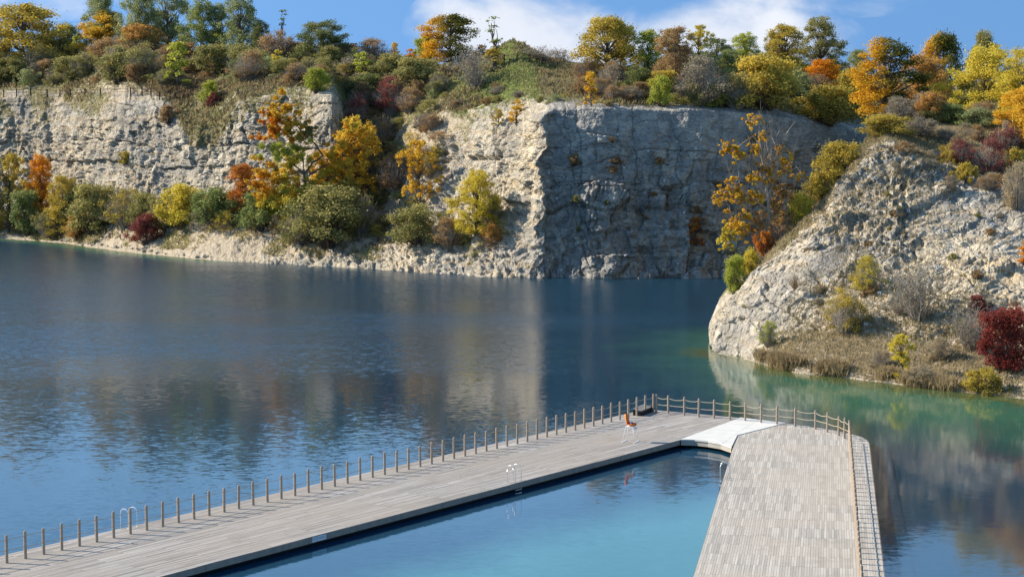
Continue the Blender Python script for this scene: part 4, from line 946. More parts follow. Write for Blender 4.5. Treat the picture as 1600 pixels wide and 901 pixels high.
PLATEAU = 'trees and shrubs on the plateau above the quarry face'
for (x, yb, w, h, kind, pal, lab) in [
 (35, 112, 135, 102, 'broad', 'olivegold', 'large olive-gold spreading tree at the top left corner of the photo'),
 (-30, 112, 90, 80, 'broad', 'olive', 'olive tree cut off by the left photo edge behind the cliff top'),
 (98, 96, 62, 56, 'broad', 'dark', 'dark green rounded tree between the olive-gold tree and the yellow tree'),
 (172, 92, 78, 72, 'broad', 'gold', 'bright golden tree standing before tall green trees at upper left'),
 (222, 100, 78, 62, 'broad', 'rust', 'rusty tan tree directly right of the bright golden tree'),
 (160, 84, 55, 92, 'broad', 'palegreen', 'pale green tree showing above the golden tree at upper left'),
 (215, 80, 56, 92, 'broad', 'palegreen', 'tall green tree behind the rusty tan tree'),
 (262, 84, 62, 100, 'oval', 'palegreen', 'tallest pale green tree in the upper left row against the sky'),
 (312, 84, 58, 82, 'oval', 'green', 'green tree in the middle of the tall row, lower than its neighbours'),
 (340, 84, 46, 76, 'oval', 'palegreen', 'grey-green tree left of the last tall tree of the row'),
 (378, 88, 56, 100, 'oval', 'palegreen', 'last tall green tree at the right end of the upper left row'),
 (407, 92, 34, 60, 'oval', 'dark', 'small dark green tree tucked beside the right end of the tall row'),
 (121, 92, 20, 36, 'young', 'lime', 'slim lime green sapling left of the golden tree'),
 (276, 134, 34, 68, 'young', 'lime', 'lime yellow young tree in brown scrub above the left cliff'),
 (292, 112, 34, 44, 'young', 'rust', 'small orange-tan tree behind the lime yellow young tree'),
 (341, 98, 30, 46, 'oval', 'lime', 'lime green tree in front of the tall green row'),
 (410, 114, 18, 32, 'young', 'yellow', 'left one of two small yellow trees in the scrub'),
 (433, 118, 18, 40, 'young', 'yellow', 'right one of two small yellow trees in the scrub'),
 (437, 88, 16, 72, 'spire', 'dark', 'thin spindly dark tree rising into the sky left of the dark round tree'),
 (506, 92, 82, 58, 'broad', 'dark', 'dark green round-topped tree on the skyline left of the quarry gully'),
 (466, 98, 50, 32, 'bush', 'brown', 'brown shrub on the skyline left of the dark round tree'),
 (545, 102, 50, 34, 'bush', 'brown', 'brown skyline shrub right of the dark round tree'),
 (585, 100, 60, 40, 'thicket', 'brown', 'wide brown skyline thicket above the quarry gully'),
 (572, 128, 30, 46, 'young', 'lime', 'lime green upright shrub on the rim of the gully'),
 (495, 144, 34, 38, 'bush', 'lime', 'lime yellow bush on the cliff edge beside the wooden gate'),
 (617, 92, 12, 26, 'young', 'gold', 'tiny golden sapling on the skyline above the gully'),
 (641, 108, 16, 32, 'young', 'orange', 'tiny orange sapling left of the big orange maple'),
 (664, 98, 42, 42, 'bush', 'lime', 'yellow-green bush at the left foot of the orange maple'),
 (702, 97, 92, 72, 'broad', 'goldgreen', 'big orange maple with one dark green side on the skyline'),
 (610, 128, 60, 44, 'bush', 'olive', 'olive bush at the head of the gully'),
 (650, 136, 66, 46, 'bush', 'olive', 'olive bush between the gully and the orange maple'),
 (752, 92, 15, 22, 'young', 'brown', 'small dark leaning sapling just right of the orange maple'),
 (776, 108, 22, 82, 'spire', 'green', 'very thin sapling standing alone against the white cloud'),
 (771, 112, 34, 36, 'young', 'olivegold', 'low yellowish tree at the foot of the thin sapling'),
 (742, 138, 66, 66, 'twiggy', 'grey', 'bare grey twiggy shrub on the grassy slope below the thin sapling'),
 (845, 96, 50, 26, 'twiggy', 'grey', 'bare grey shrub on the skyline right of the green mound'),
 (880, 100, 44, 26, 'twiggy', 'grey', 'sparse bare shrub on the skyline beside the viewpoint fence'),
 (944, 124, 92, 96, 'broad', 'olivegold', 'olive-gold tree on the skyline left of the right-hand wood'),
 (968, 108, 60, 76, 'open', 'olive', 'half-bare olive tree behind the olive-gold skyline tree'),
 (1012, 124, 54, 76, 'oval', 'lime', 'yellow-green tree right of the olive-gold skyline tree'),
 (1056, 134, 62, 90, 'oval', 'brown', 'dark brownish tree between two yellow-green trees'),
 (1050, 92, 40, 46, 'oval', 'olivegold', 'yellow-topped tree behind the dark brownish tree'),
 (1091, 110, 40, 70, 'open', 'yellow', 'sparse pale yellow tree against the cloud'),
 (1118, 130, 52, 70, 'oval', 'dark', 'dark green tree right of the sparse pale yellow tree'),
 (1164, 118, 50, 66, 'oval', 'lime', 'yellow-green tree with dark right side over the shaded cliff'),
 (1142, 140, 46, 62, 'oval', 'green', 'green tree below the yellow-green tree over the shaded cliff'),
 (1098, 164, 78, 76, 'thicket', 'grey', 'grey twiggy shrub with fanned stems on the edge of the shaded cliff'),
 (1032, 166, 38, 48, 'bush', 'lime', 'small round yellow-green bush on the edge of the shaded cliff'),
 (1113, 168, 26, 36, 'bush', 'lime', 'little light green bush right of the fanned grey shrub'),
 (1152, 170, 50, 56, 'thicket', 'olive', 'olive shrub at the cliff edge below the green tree'),
 (1194, 170, 96, 82, 'bush', 'olivegold', 'broad olive-brown bush over the right end of the shaded cliff'),
 (1226, 118, 66, 78, 'oval', 'olivegold', 'feathery olive-yellow tree left of the tall brown-green tree'),
 (1206, 96, 30, 44, 'oval', 'olive', 'small olive tree behind the feathery olive-yellow tree'),
 (1285, 112, 68, 84, 'oval', 'olive', 'tall brown-green tree, highest of the wood over the inlet'),
 (1284, 152, 66, 58, 'broad', 'orange', 'vivid orange-red tree over the inlet'),
 (1246, 160, 50, 50, 'bush', 'palegreen', 'pale green bush left of the vivid orange-red tree'),
 (1290, 194, 84, 60, 'bush', 'olivegold', 'olive-gold bush hanging over the shaded rim below the vivid orange tree'),
 (1330, 176, 50, 66, 'bush', 'olivegold', 'golden brown bush right of the vivid orange-red tree'),
 (1345, 114, 44, 36, 'broad', 'palegreen', 'distant grey-green tree in the gap left of the gold and green maple'),
]:
    px_plant(x, yb, w, h, kind, pal, lab, rot=0.0 if pal == 'goldgreen' else None)

HEADG = 'trees and shrubs on the right headland'
for (x, yb, w, h, kind, pal, lab, D) in [
 (1388, 192, 104, 130, 'oval', 'goldgreen', 'big maple, gold on the left and dark green on the right', 190),
 (1444, 186, 76, 98, 'broad', 'rust', 'orange-brown tree right of the gold and green maple', 196),
 (1475, 150, 74, 96, 'broad', 'goldgreen', 'round tree with orange top and green flank on the skyline at right', 222),
 (1536, 140, 54, 88, 'broad', 'olive', 'olive brown treetop behind the big yellow tree', 230),
 (1536, 190, 112, 116, 'broad', 'yellow', 'big bright yellow spreading tree on the right skyline', 186),
 (1598, 188, 70, 110, 'oval', 'yellow', 'yellow tree beside the right photo edge, behind the golden bush', 180),
 (1592, 262, 78, 124, 'oval', 'gold', 'golden tree against the right photo edge', 170),
 (1644, 250, 90, 150, 'broad', 'gold', 'golden tree just outside the right photo edge', 168),
 (1384, 222, 74, 44, 'bush', 'olivegold', 'olive bush on the very top of the pale rock slope', 166),
 (1435, 214, 50, 32, 'thicket', 'grey', 'grey-brown scrub at the crest of the pale rock slope', 168),
 (1452, 190, 42, 46, 'bush', 'rust', 'low orange bush behind the crest scrub', 176),
 (1488, 198, 50, 36, 'bush', 'green', 'green bush under the big yellow tree', 176),
 (1530, 200, 60, 32, 'bush', 'palegreen', 'pale green bush right of the green one under the yellow tree', 174),
 (1502, 262, 56, 44, 'thicket', 'maroon', 'reddish pink thicket on the grassy shoulder of the rock slope', 161),
 (1546, 272, 50, 56, 'thicket', 'maroon', 'dark maroon bush below the yellow tree', 160),
 (1570, 236, 40, 44, 'thicket', 'maroon', 'maroon shrub behind the dark maroon bush', 166),
 (1590, 345, 54, 92, 'thicket', 'tan', 'tan feathery shrub at the right photo edge', 152),
 (1560, 300, 30, 30, 'mound', 'brown', 'low brown shrub at the rim of the rock face', 156),
 (1599, 425, 20, 50, 'young', 'orange', 'orange sapling half cut off by the right photo edge', 144),
]:
    px_plant(x, yb, w, h, kind, pal, lab, which='head', D=D, rot=0.0 if pal == 'goldgreen' else None)
for (x, yb, w, h, kind, pal, lab) in [
 (1570, 580, 74, 100, 'bush', 'red', 'dark red bush at the shore near the right photo edge'),
 (1410, 592, 34, 70, 'young', 'yellow', 'small leaning bright yellow tree on the headland shore'),
 (1320, 522, 56, 72, 'thicket', 'olivegold', 'upright olive-brown shrub in the middle of the headland slope'),
 (1354, 455, 52, 56, 'thicket', 'yellow', 'thin yellowish shrub on the pale rock'),
 (1436, 500, 84, 92, 'twiggy', 'grey', 'largest bare shrub on the pale rock slope'),
 (1402, 492, 40, 40, 'twiggy', 'grey', 'small bare shrub touching the largest bare one'),
 (1200, 540, 30, 40, 'thicket', 'lime', 'small green shrub at the foot of the headland nose'),
 (1514, 545, 64, 74, 'twiggy', 'grey', 'bare grey shrub left of the dark red bush'),
 (1527, 487, 30, 28, 'bush', 'maroon', 'small maroon shrub on the rock above the bare grey one'),
 (1470, 560, 44, 34, 'thicket', 'tan', 'tan scrub between the yellow tree and the dark red bush'),
 (1536, 612, 62, 38, 'mound', 'olivegold', 'rounded dry tussock shrub at the water below the dark red bush'),
 (1440, 602, 44, 34, 'thicket', 'tan', 'dry tan shrub at the water right of the leaning yellow tree'),
 (1500, 520, 24, 24, 'mound', 'olive', 'small olive shrub at mid height on the right slope'),
 (1375, 575, 34, 30, 'thicket', 'tan', 'dry tan shrub left of the leaning yellow tree'),
]:
    px_plant(x, yb, w, h, kind, pal, lab, which='head')
for (x, D, w, h, kind, pal, lab) in [
 (1312, 162, 70, 44, 'bush', 'olivegold', 'yellow-olive bush on the left skyline of the pale rock slope'),
 (1282, 161, 44, 36, 'bush', 'olivegold', 'yellow bush halfway up the left skyline of the rock slope'),
 (1252, 160, 44, 34, 'mound', 'yellow', 'pale yellow bush lower on the left skyline of the rock slope'),
 (1222, 159, 36, 34, 'thicket', 'rust', 'rusty shrub behind the lower skyline of the rock slope'),
 (1198, 158, 32, 28, 'mound', 'redorange', 'reddish shrub at the foot of the orange-leaved bare tree'),
 (1172, 156.5, 32, 30, 'mound', 'yellow', 'low yellow shrub behind the headland nose'),
 (1150, 155, 34, 42, 'bush', 'lime', 'lime yellow bush poking out left of the headland nose'),
]:
    q = PD(x, 300, D); p, nm = drop(q[0], q[1], 'head'); s = D / FP
    plant(Vector(p) - Vector((0, 0, .2)), w * s, h * s * 1.5, kind, pal, lab)

SHORE = 'shrubs on the bank under the left cliff'
for (x, yb, w, h, kind, pal, lab) in [
 (14, 364, 62, 122, 'open', 'olivegold', 'tall loose olive tree at the left photo edge by the water'),
 (-25, 364, 60, 110, 'oval', 'olive', 'tall olive tree cut off by the left photo edge by the water'),
 (64, 350, 44, 106, 'oval', 'orange', 'orange-topped tree before the left cliff'),
 (44, 366, 46, 70, 'bush', 'green', 'green bush below the orange-topped tree'),
 (98, 372, 52, 96, 'oval', 'olivegold', 'yellow-tan tree right of the orange-topped tree'),
 (78, 372, 42, 44, 'thicket', 'olive', 'low olive thicket at the left shore'),
 (122, 374, 40, 40, 'bush', 'rust', 'small tan-orange bush at the left shore'),
 (146, 362, 66, 74, 'bush', 'olive', 'dark olive bush under the left cliff'),
 (120, 352, 40, 60, 'bush', 'dark', 'dark green bush left of the dark olive one under the cliff'),
 (196, 354, 56, 60, 'thicket', 'olivegold', 'olive brown thicket under the middle of the left cliff'),
 (229, 380, 44, 46, 'bush', 'maroon', 'maroon bush on the sandy bank'),
 (226, 352, 44, 50, 'bush', 'olive', 'olive bush behind the maroon bush'),
 (284, 354, 66, 66, 'bush', 'yellow', 'yellow bush on the bank in front of the left cliff'),
 (256, 354, 40, 46, 'thicket', 'olive', 'olive thicket left of the yellow bush on the bank'),
 (340, 354, 64, 60, 'bush', 'green', 'green bush between the yellow bush and the red-orange tree'),
 (378, 342, 50, 84, 'oval', 'redorange', 'red-orange tree with dark leaves left of the leaning tree'),
 (408, 360, 66, 66, 'bush', 'green', 'fresh green bush under the left side of the leaning tree'),
 (446, 350, 60, 60, 'bush', 'lime', 'yellow-green bush under the leaning tree'),
 (515, 382, 116, 90, 'bush', 'olive', 'big grey-green bush right below the leaning tree'),
 (560, 366, 60, 66, 'thicket', 'olive', 'olive thicket right of the big grey-green bush'),
 (470, 380, 60, 50, 'thicket', 'olive', 'olive thicket left of the big grey-green bush'),
 (558, 325, 76, 140, 'open', 'gold', 'golden tree in the gully right of the leaning tree'),
 (512, 304, 60, 70, 'open', 'gold', 'smaller golden tree between the leaning tree and the gully tree'),
 (655, 330, 58, 110, 'open', 'gold', 'sparse golden tree in front of the gully scree'),
 (652, 382, 84, 62, 'bush', 'olive', 'olive bush at the foot of the sparse golden tree'),
 (700, 388, 46, 50, 'thicket', 'brown', 'brownish thicket between the olive bush and the yellow gully tree'),
 (741, 372, 66, 104, 'oval', 'yellow', 'yellow tree on the bank in front of the bright rock corner'),
 (768, 350, 40, 46, 'thicket', 'olive', 'olive thicket right of the yellow tree at the rock corner'),
 (616, 178, 58, 58, 'thicket', 'maroon', 'maroon shrub in the dark gully below the skyline'),
 (556, 196, 34, 50, 'thicket', 'maroon', 'smaller maroon shrub left in the dark gully'),
 (570, 156, 56, 40, 'bush', 'dark', 'dark bush at the shaded head of the gully'),
 (640, 176, 46, 40, 'thicket', 'brown', 'brown shrub right of the maroon one in the gully'),
 (600, 232, 60, 50, 'thicket', 'brown', 'brown thicket in the middle of the gully'),
 (578, 282, 54, 54, 'thicket', 'olive', 'olive thicket low in the gully'),
 (618, 300, 56, 60, 'thicket', 'brown', 'brown thicket low in the gully left of the sparse golden tree'),
 (807, 194, 20, 38, 'young', 'gold', 'small golden sapling on the edge of the bright rock corner'),
 (779, 196, 18, 26, 'young', 'olivegold', 'tiny yellow-olive sapling left of the small golden one'),
 (924, 166, 20, 54, 'young', 'gold', 'slim golden sapling on top of the shaded cliff'),
 (918, 138, 12, 24, 'young', 'orange', 'tiny orange sapling behind the slim golden one'),
 (1088, 384, 24, 46, 'young', 'redorange', 'small red and olive sapling growing out of the shaded cliff'),
 (328, 160, 30, 34, 'bush', 'lime', 'lime bush in the grass hollow above the left cliff'),
 (334, 166, 22, 22, 'mound', 'maroon', 'dark red shrub at the foot of the lime hollow bush'),
 (262, 190, 30, 26, 'mound', 'brown', 'brown shrub in the upper hollow of the left cliff'),
 (197, 254, 24, 18, 'mound', 'olivegold', 'yellowish tuft shrub growing on the left cliff face'),
]:
    px_plant(x, yb, w, h, kind, pal, lab)

# scrub filling the plateau: individuals sharing a label per region
STUFF = {}
def stuff_shrub(key, loc, w, h, kind, pal):
    global vcount
    vcount += 1; tm, cm, sz = PROTO[kind][vcount % len(PROTO[kind])]; a = vcount * 2.4; nv = len(cm.vertices)
    co = np.empty(nv * 3, np.float32); cm.vertices.foreach_get('co', co); co = co.reshape(-1, 4, 3)[::2].reshape(-1, 3)
    A = []
    for k in ('rnd', 'clump'):
        v = np.empty(nv, np.float32); cm.attributes[k].data.foreach_get('value', v); A.append(v.reshape(-1, 4)[::2].ravel())
    c_, s_ = math.cos(a), math.sin(a); q = co.copy(); q[:, 0] = (co[:, 0] * c_ - co[:, 1] * s_) * w / sz[0] + loc[0]; q[:, 1] = (co[:, 0] * s_ + co[:, 1] * c_) * w / sz[0] + loc[1]; q[:, 2] = co[:, 2] * h / sz[1] + loc[2]
    STUFF.setdefault(key, []).append((q, A[0], A[1], pal))
def stuff_build(key, name, label):
    L_ = STUFF[key]; pals = sorted(set(e[3] for e in L_)); V = np.concatenate([e[0] for e in L_]); Q = np.arange(len(V)).reshape(-1, 4)
    me = quadmesh(name, V, Q, dict(rnd=np.concatenate([e[1] for e in L_]), clump=np.concatenate([e[2] for e in L_]), side=np.zeros(len(V))))
    for p in pals: me.materials.append(PAL[p])
    me.polygons.foreach_set('material_index', np.concatenate([np.full(len(e[0]) // 4, pals.index(e[3]), np.int32) for e in L_])); me.update()
    tag(link(name, me), label, 'scrub', kind='stuff')
def scatter(n, xr, yr, wr, kinds, label, group, which='far', seed=1, hs=(0.6, 0.95), Dr=None, stuff=None):
    rs = random.Random(seed)
    for i in range(n):
        x = rs.uniform(*xr); y = rs.uniform(*yr); k, pal = rs.choice(kinds)
        if Dr is None: p, nm = hit(x, y, which)
        else:
            q = PD(x, 200, rs.uniform(*Dr)); p, nm = drop(q[0], q[1], which)
        if p is None or p.z < 3: continue
        w = rs.uniform(*wr) * p.y / FP
        if stuff: stuff_shrub(stuff, p - Vector((0, 0, .15)), w, w * rs.uniform(*hs), k, pal); continue
        plant(p - Vector((0, 0, .15)), w, w * rs.uniform(*hs), k, pal, label, group=group)
scatter(38, (-20, 330), (96, 132), (30, 60), [('thicket', 'brown'), ('thicket', 'grey'), ('thicket', 'olive'), ('bush', 'olive'), ('twiggy', 'grey'), ('thicket', 'brown'), ('bush', 'brown')],
        'brown or olive scrub bush filling the slope above the left cliff', 'scrub above the left cliff', seed=3)
scatter(18, (330, 560), (100, 128), (30, 60), [('thicket', 'brown'), ('thicket', 'olive'), ('bush', 'olive'), ('bush', 'palegreen'), ('thicket', 'grey')],
        'brown or olive scrub bush between the tall green row and the gully', 'scrub left of the gully', seed=4)
scatter(16, (560, 690), (112, 165), (28, 52), [('thicket', 'brown'), ('thicket', 'olive'), ('bush', 'olive'), ('thicket', 'grey'), ('bush', 'dark')],
        'brown or dark scrub bush crowding the head of the gully', 'scrub at the gully head', seed=5)
scatter(12, (550, 680), (200, 345), (26, 46), [('thicket', 'brown'), ('thicket', 'olive'), ('bush', 'olive'), ('thicket', 'grey')],
        'brown or olive scrub bush down inside the gully', 'scrub inside the gully', seed=15)
scatter(15, (905, 1010), (126, 164), (20, 44), [('thicket', 'brown'), ('thicket', 'brown'), ('bush', 'brown'), ('thicket', 'grey'), ('thicket', 'olive')],
        'brown scrub bush on the slope over the left half of the shaded cliff', 'scrub over the shaded cliff, left half', seed=6)
scatter(24, (990, 1350), (120, 166), (34, 62), [('bush', 'olive'), ('bush', 'dark'), ('thicket', 'brown'), ('thicket', 'olive'), ('bush', 'olivegold'), ('bush', 'dark')],
        'dark or olive bush under the trees over the right half of the shaded cliff', 'understorey over the shaded cliff, right half', seed=7)
scatter(8, (700, 860), (134, 168), (14, 30), [('mound', 'brown'), ('thicket', 'grey'), ('mound', 'olive'), ('thicket', 'brown')],
        'low brown or olive shrub on the grassy slope below the mound', 'low shrubs below the mound', seed=8, hs=(.4, .7))
scatter(14, (1390, 1700), (175, 215), (28, 60), [('bush', 'rust'), ('thicket', 'brown'), ('bush', 'olive'), ('bush', 'olivegold'), ('thicket', 'grey')],
        'rust, brown or olive bush at the back of the headland plateau', 'undergrowth on the headland plateau', 'head', seed=9, Dr=(175, 200))
scatter(16, (10, 420), (340, 352), (26, 46), [('thicket', 'olive'), ('bush', 'olive'), ('thicket', 'grey'), ('bush', 'green')],
        'olive or grey thicket at the foot of the left cliff', 'thicket at the left cliff foot', seed=10)
scatter(16, (1480, 1640), (215, 300), (24, 44), [('thicket', 'brown'), ('mound', 'maroon'), ('thicket', 'grey'), ('mound', 'olivegold'), ('thicket', 'tan')],
        'low brown, tan or maroon shrub on the grassy shoulder at far right', 'low shrubs on the headland shoulder', 'head', seed=11)
scatter(22, (1190, 1600), (540, 592), (16, 34), [('mound', 'tan'), ('thicket', 'tan'), ('mound', 'olivegold'), ('thicket', 'grey'), ('mound', 'brown')],
        'low dry tan shrub on the bank at the foot of the headland', 'dry shrubs at the headland foot', 'head', seed=12, hs=(.4, .75))
scatter(24, (1170, 1590), (330, 540), (8, 20), [('mound', 'tan'), ('thicket', 'grey'), ('mound', 'olive'), ('mound', 'brown')],
        'tiny dry tuft of a shrub clinging to the pale rock slope', 'tiny shrubs on the rock slope', 'head', seed=13, hs=(.5, .9))
scatter(22, (870, 1180), (215, 420), (8, 22), [('mound', 'brown'), ('mound', 'olive'), ('thicket', 'brown'), ('mound', 'brown')],
        'small brownish tuft growing from the shaded cliff face', 'tufts on the shaded cliff', seed=14, hs=(.5, .9))

K4 = [('thicket', 'brown'), ('thicket', 'grey'), ('mound', 'olive'), ('bush', 'olive'), ('mound', 'brown'), ('thicket', 'olivegold'), ('mound', 'palegreen')]
scatter(80, (-40, 560), (94, 136), (16, 38), K4, '', '', seed=31, stuff='far', hs=(.5, .85))
scatter(26, (555, 690), (105, 200), (18, 40), K4, '', '', seed=32, stuff='far', hs=(.5, .85))
scatter(22, (690, 1000), (136, 168), (8, 20), K4, '', '', seed=33, stuff='far', hs=(.4, .7))
scatter(34, (1000, 1360), (110, 168), (24, 50), K4, '', '', seed=34, stuff='far', hs=(.5, .85))
scatter(22, (560, 690), (205, 345), (16, 34), K4, '', '', seed=35, stuff='far', hs=(.4, .7))
stuff_build('far', 'scrub', 'continuous low scrub between the shrubs and trees of the plateau and gully')
scatter(46, (-30, 440), (346, 376), (18, 46), [('thicket', 'olive'), ('thicket', 'grey'), ('thicket', 'olivegold'), ('thicket', 'tan'), ('mound', 'olive')], '', '', seed=41, stuff='shore', hs=(.6, 1.1))
scatter(34, (420, 780), (350, 388), (18, 40), [('thicket', 'olive'), ('thicket', 'brown'), ('thicket', 'olivegold'), ('mound', 'olive'), ('mound', 'rust')], '', '', seed=42, stuff='shore', hs=(.5, .9))
stuff_build('shore', 'scrub', 'tangled scrub and saplings along the bank below the left cliff')
scatter(26, (1390, 1680), (190, 300), (14, 34), [('mound', 'tan'), ('mound', 'olivegold'), ('thicket', 'grey'), ('mound', 'brown')], '', '', 'head', seed=36, stuff='head', hs=(.4, .7))
scatter(60, (1190, 1620), (500, 596), (10, 26), [('mound', 'tan'), ('thicket', 'tan'), ('mound', 'olivegold'), ('thicket', 'grey')], '', '', 'head', seed=37, stuff='head', hs=(.35, .6))
scatter(60, (1150, 1600), (300, 540), (4, 13), [('mound', 'tan'), ('thicket', 'grey'), ('mound', 'olive'), ('mound', 'olivegold')], '', '', 'head', seed=38, stuff='head', hs=(.4, .8))
stuff_build('head', 'scrub', 'low dry scrub spread over the headland bank, shoulder and rock ledges')

# ---- the leaning tree with dark crooked limbs before the left cliff
def crooked(name, label, base, scale, limbs, clumps, pal_of, seed, twigs=0, trunk_mat=None, leafsize=.22, per=130, sub=6, grp=None):
    rs = random.Random(seed); rg = np.random.default_rng(seed)
    t = empty(name, base); tag(t, label, 'tree'); m = MB()
    for pts, r0, r1 in limbs:
        P3 = [Vector((p[0], p[2] if len(p) > 2 else 0, p[1])) * scale for p in pts]
        q = []; 
        for a, b in zip(P3[:-1], P3[1:]):
            for k in range(3): q.append(a.lerp(b, k / 3) + Vector((rs.uniform(-1, 1), rs.uniform(-1, 1), rs.uniform(-1, 1))) * .05)
        q.append(P3[-1]); n = len(q)
        if twigs > 5:
            for _ in range(16):
                s0 = q[rs.randrange(2, n)]; limb(m, s0, s0 + Vector((rs.gauss(0, .45), rs.gauss(0, .45), rs.uniform(.5, 1.6))), .026, .010, .15, 3, 3, rs)
        m.tube(q, [r0 + (r1 - r0) * i / (n - 1) for i in range(n)], 6, False)
    allp = [Vector(v) for v in m.v]
    tipsV = []
    for (x, z, r, pal) in clumps:
        c = Vector((x * scale, rs.uniform(-.8, .8), z * scale)); src = min(allp, key=lambda v: (v - c).length)
        limb(m, src, c, .035, .012, .12, 4, 4, rs)
        for _ in range(8 + twigs):
            e = c + Vector((rs.gauss(0, .5), rs.gauss(0, .5), rs.gauss(.15, .5))) * r * scale * 1.1; limb(m, c, e, .012 + .008 * (twigs > 5), .005 + .004 * (twigs > 5), .15, 3, 3, rs)
    m.build('trunk', trunk_mat or M_BARK, t)
    for pal in sorted(set(c[3] for c in clumps)):
        cen = []; rad = []
        for (x, z, r, pl) in clumps:
            if pl != pal: continue
            for _ in range(sub):
                cen.append((x * scale + rs.gauss(0, .80) * r * scale, rs.gauss(0, .7) * r * scale + rs.uniform(-.4, .4), z * scale + rs.gauss(0, .68) * r * scale)); rad.append(r * scale * rs.uniform(.16, .44))
        V, Q, at = leaves(cen, rad, int(per * len(cen)), leafsize, rg, .8, 4)
        link('crown', quadmesh('crown', V, Q, at), t, PAL[pal])
p, _ = hit(478, 352); s = p.y / FP
b = (478, 352)
R_ = lambda x, y: (x - b[0], b[1] - y)
crooked('leaning_tree', 'large leaning tree with crooked dark limbs and orange to lime leaves before the left cliff', p - Vector((0, 0, .3)), s,
    [([R_(478, 356), R_(474, 330), R_(478, 300), R_(476, 268)], .24, .17), ([R_(476, 268), R_(490, 250), R_(506, 240), R_(494, 222), R_(476, 206), R_(462, 190), R_(440, 180)], .16, .05),
     ([R_(476, 268), R_(462, 256), R_(446, 246), R_(434, 240)], .12, .05), ([R_(476, 275), R_(496, 262), R_(520, 250), R_(545, 236), R_(556, 215)], .12, .04),
     ([R_(477, 292), R_(455, 275), R_(430, 270)], .09, .04), ([R_(478, 285), R_(505, 275), R_(535, 270)], .09, .04), ([R_(476, 268), R_(474, 240), R_(470, 220)], .09, .03)],
    [(*R_(428, 200), 15, 'orange'), (*R_(444, 176), 16, 'gold'), (*R_(462, 186), 13, 'gold'), (*R_(425, 182), 12, 'orange'), (*R_(432, 168), 10, 'gold'), (*R_(470, 210), 11, 'olivegold'), (*R_(450, 200), 11, 'gold'), (*R_(486, 196), 9, 'olive'),
     (*R_(440, 232), 17, 'lime'), (*R_(462, 240), 15, 'lime'), (*R_(448, 256), 15, 'yellow'), (*R_(424, 262), 17, 'gold'), (*R_(440, 282), 17, 'gold'), (*R_(418, 292), 16, 'gold'), (*R_(404, 290), 12, 'orange'), (*R_(460, 300), 16, 'yellow'), (*R_(432, 312), 18, 'yellow'),
     (*R_(520, 246), 15, 'gold'), (*R_(540, 226), 15, 'gold'), (*R_(560, 206), 14, 'gold'), (*R_(556, 190), 10, 'yellow'), (*R_(572, 232), 13, 'gold'), (*R_(535, 262), 16, 'gold'), (*R_(505, 272), 15, 'yellow'), (*R_(520, 292), 16, 'gold'), (*R_(490, 300), 14, 'olivegold'), (*R_(555, 256), 15, 'gold'), (*R_(500, 318), 16, 'lime'), (*R_(545, 286), 12, 'olivegold')],
    None, 5, twigs=4, per=130, sub=20, leafsize=.165)

# ---- half-bare tree with orange leaves on its left, behind the headland nose
q = PD(1207, 385, 160); p, _ = drop(q[0], q[1], 'head'); s = 160 / FP; b = (1207, 385)
p = Vector((p.x, p.y, min(p.z, PD(1207, 385, 160)[2]) - .2))
crooked('half_bare_tree', 'half-bare tree with pale twigs and orange-gold leaves behind the headland nose', p, s,
    [([R_(1207, 392), R_(1204, 350), R_(1200, 310), R_(1196, 280)], .17, .11)] +
    [([R_(x0, y0), R_((x0 * 2 + x1) / 3 + dx, (y0 * 2 + y1) / 3), R_((x0 + 2 * x1) / 3 + dx, (y0 + 2 * y1) / 3), R_(x1, y1)], r, .012) for x0, y0, x1, y1, dx, r in
      [(1196, 280, 1184, 172, -3, .08), (1197, 290, 1204, 180, 2, .07), (1199, 300, 1222, 200, 4, .07), (1200, 310, 1238, 230, 5, .06), (1202, 330, 1250, 262, 5, .05), (1204, 345, 1256, 300, 4, .05), (1196, 282, 1168, 205, -4, .07),
       (1198, 300, 1152, 222, -6, .06), (1200, 320, 1138, 262, -8, .06), (1202, 335, 1134, 292, -8, .06), (1204, 350, 1142, 330, -8, .06), (1205, 358, 1150, 356, -4, .05), (1200, 315, 1212, 215, 3, .06), (1197, 285, 1192, 190, -1, .06)]],
    [(*R_(1172, 182), 8, 'gold'), (*R_(1184, 180), 6, 'gold'), (*R_(1140, 226), 9, 'gold'), (*R_(1134, 220), 5, 'gold'), (*R_(1152, 236), 8, 'gold'), (*R_(1142, 286), 10, 'gold'), (*R_(1128, 296), 8, 'gold'), (*R_(1150, 302), 10, 'gold'), (*R_(1124, 308), 6, 'gold'), (*R_(1160, 330), 9, 'gold'), (*R_(1146, 340), 12, 'gold'), (*R_(1140, 362), 10, 'yellow'), (*R_(1134, 374), 8, 'yellow'), (*R_(1160, 350), 9, 'gold'),
     (*R_(1180, 300), 11, 'gold'), (*R_(1196, 250), 11, 'rust'), (*R_(1206, 270), 11, 'gold'), (*R_(1218, 290), 11, 'rust'), (*R_(1226, 250), 9, 'gold'), (*R_(1178, 270), 9, 'gold'), (*R_(1214, 320), 12, 'rust'), (*R_(1232, 300), 10, 'rust'), (*R_(1190, 330), 10, 'rust'), (*R_(1240, 330), 9, 'rust'), (*R_(1190, 205), 7, 'gold'), (*R_(1216, 225), 8, 'rust'), (*R_(1176, 225), 7, 'gold'), (*R_(1250, 268), 7, 'gold'), (*R_(1184, 352), 8, 'rust')],
    None, 9, twigs=12, trunk_mat=simple_mat('warm_bark', (0.42, 0.32, 0.22), .9, .3, 5), leafsize=.16, per=32, sub=18)

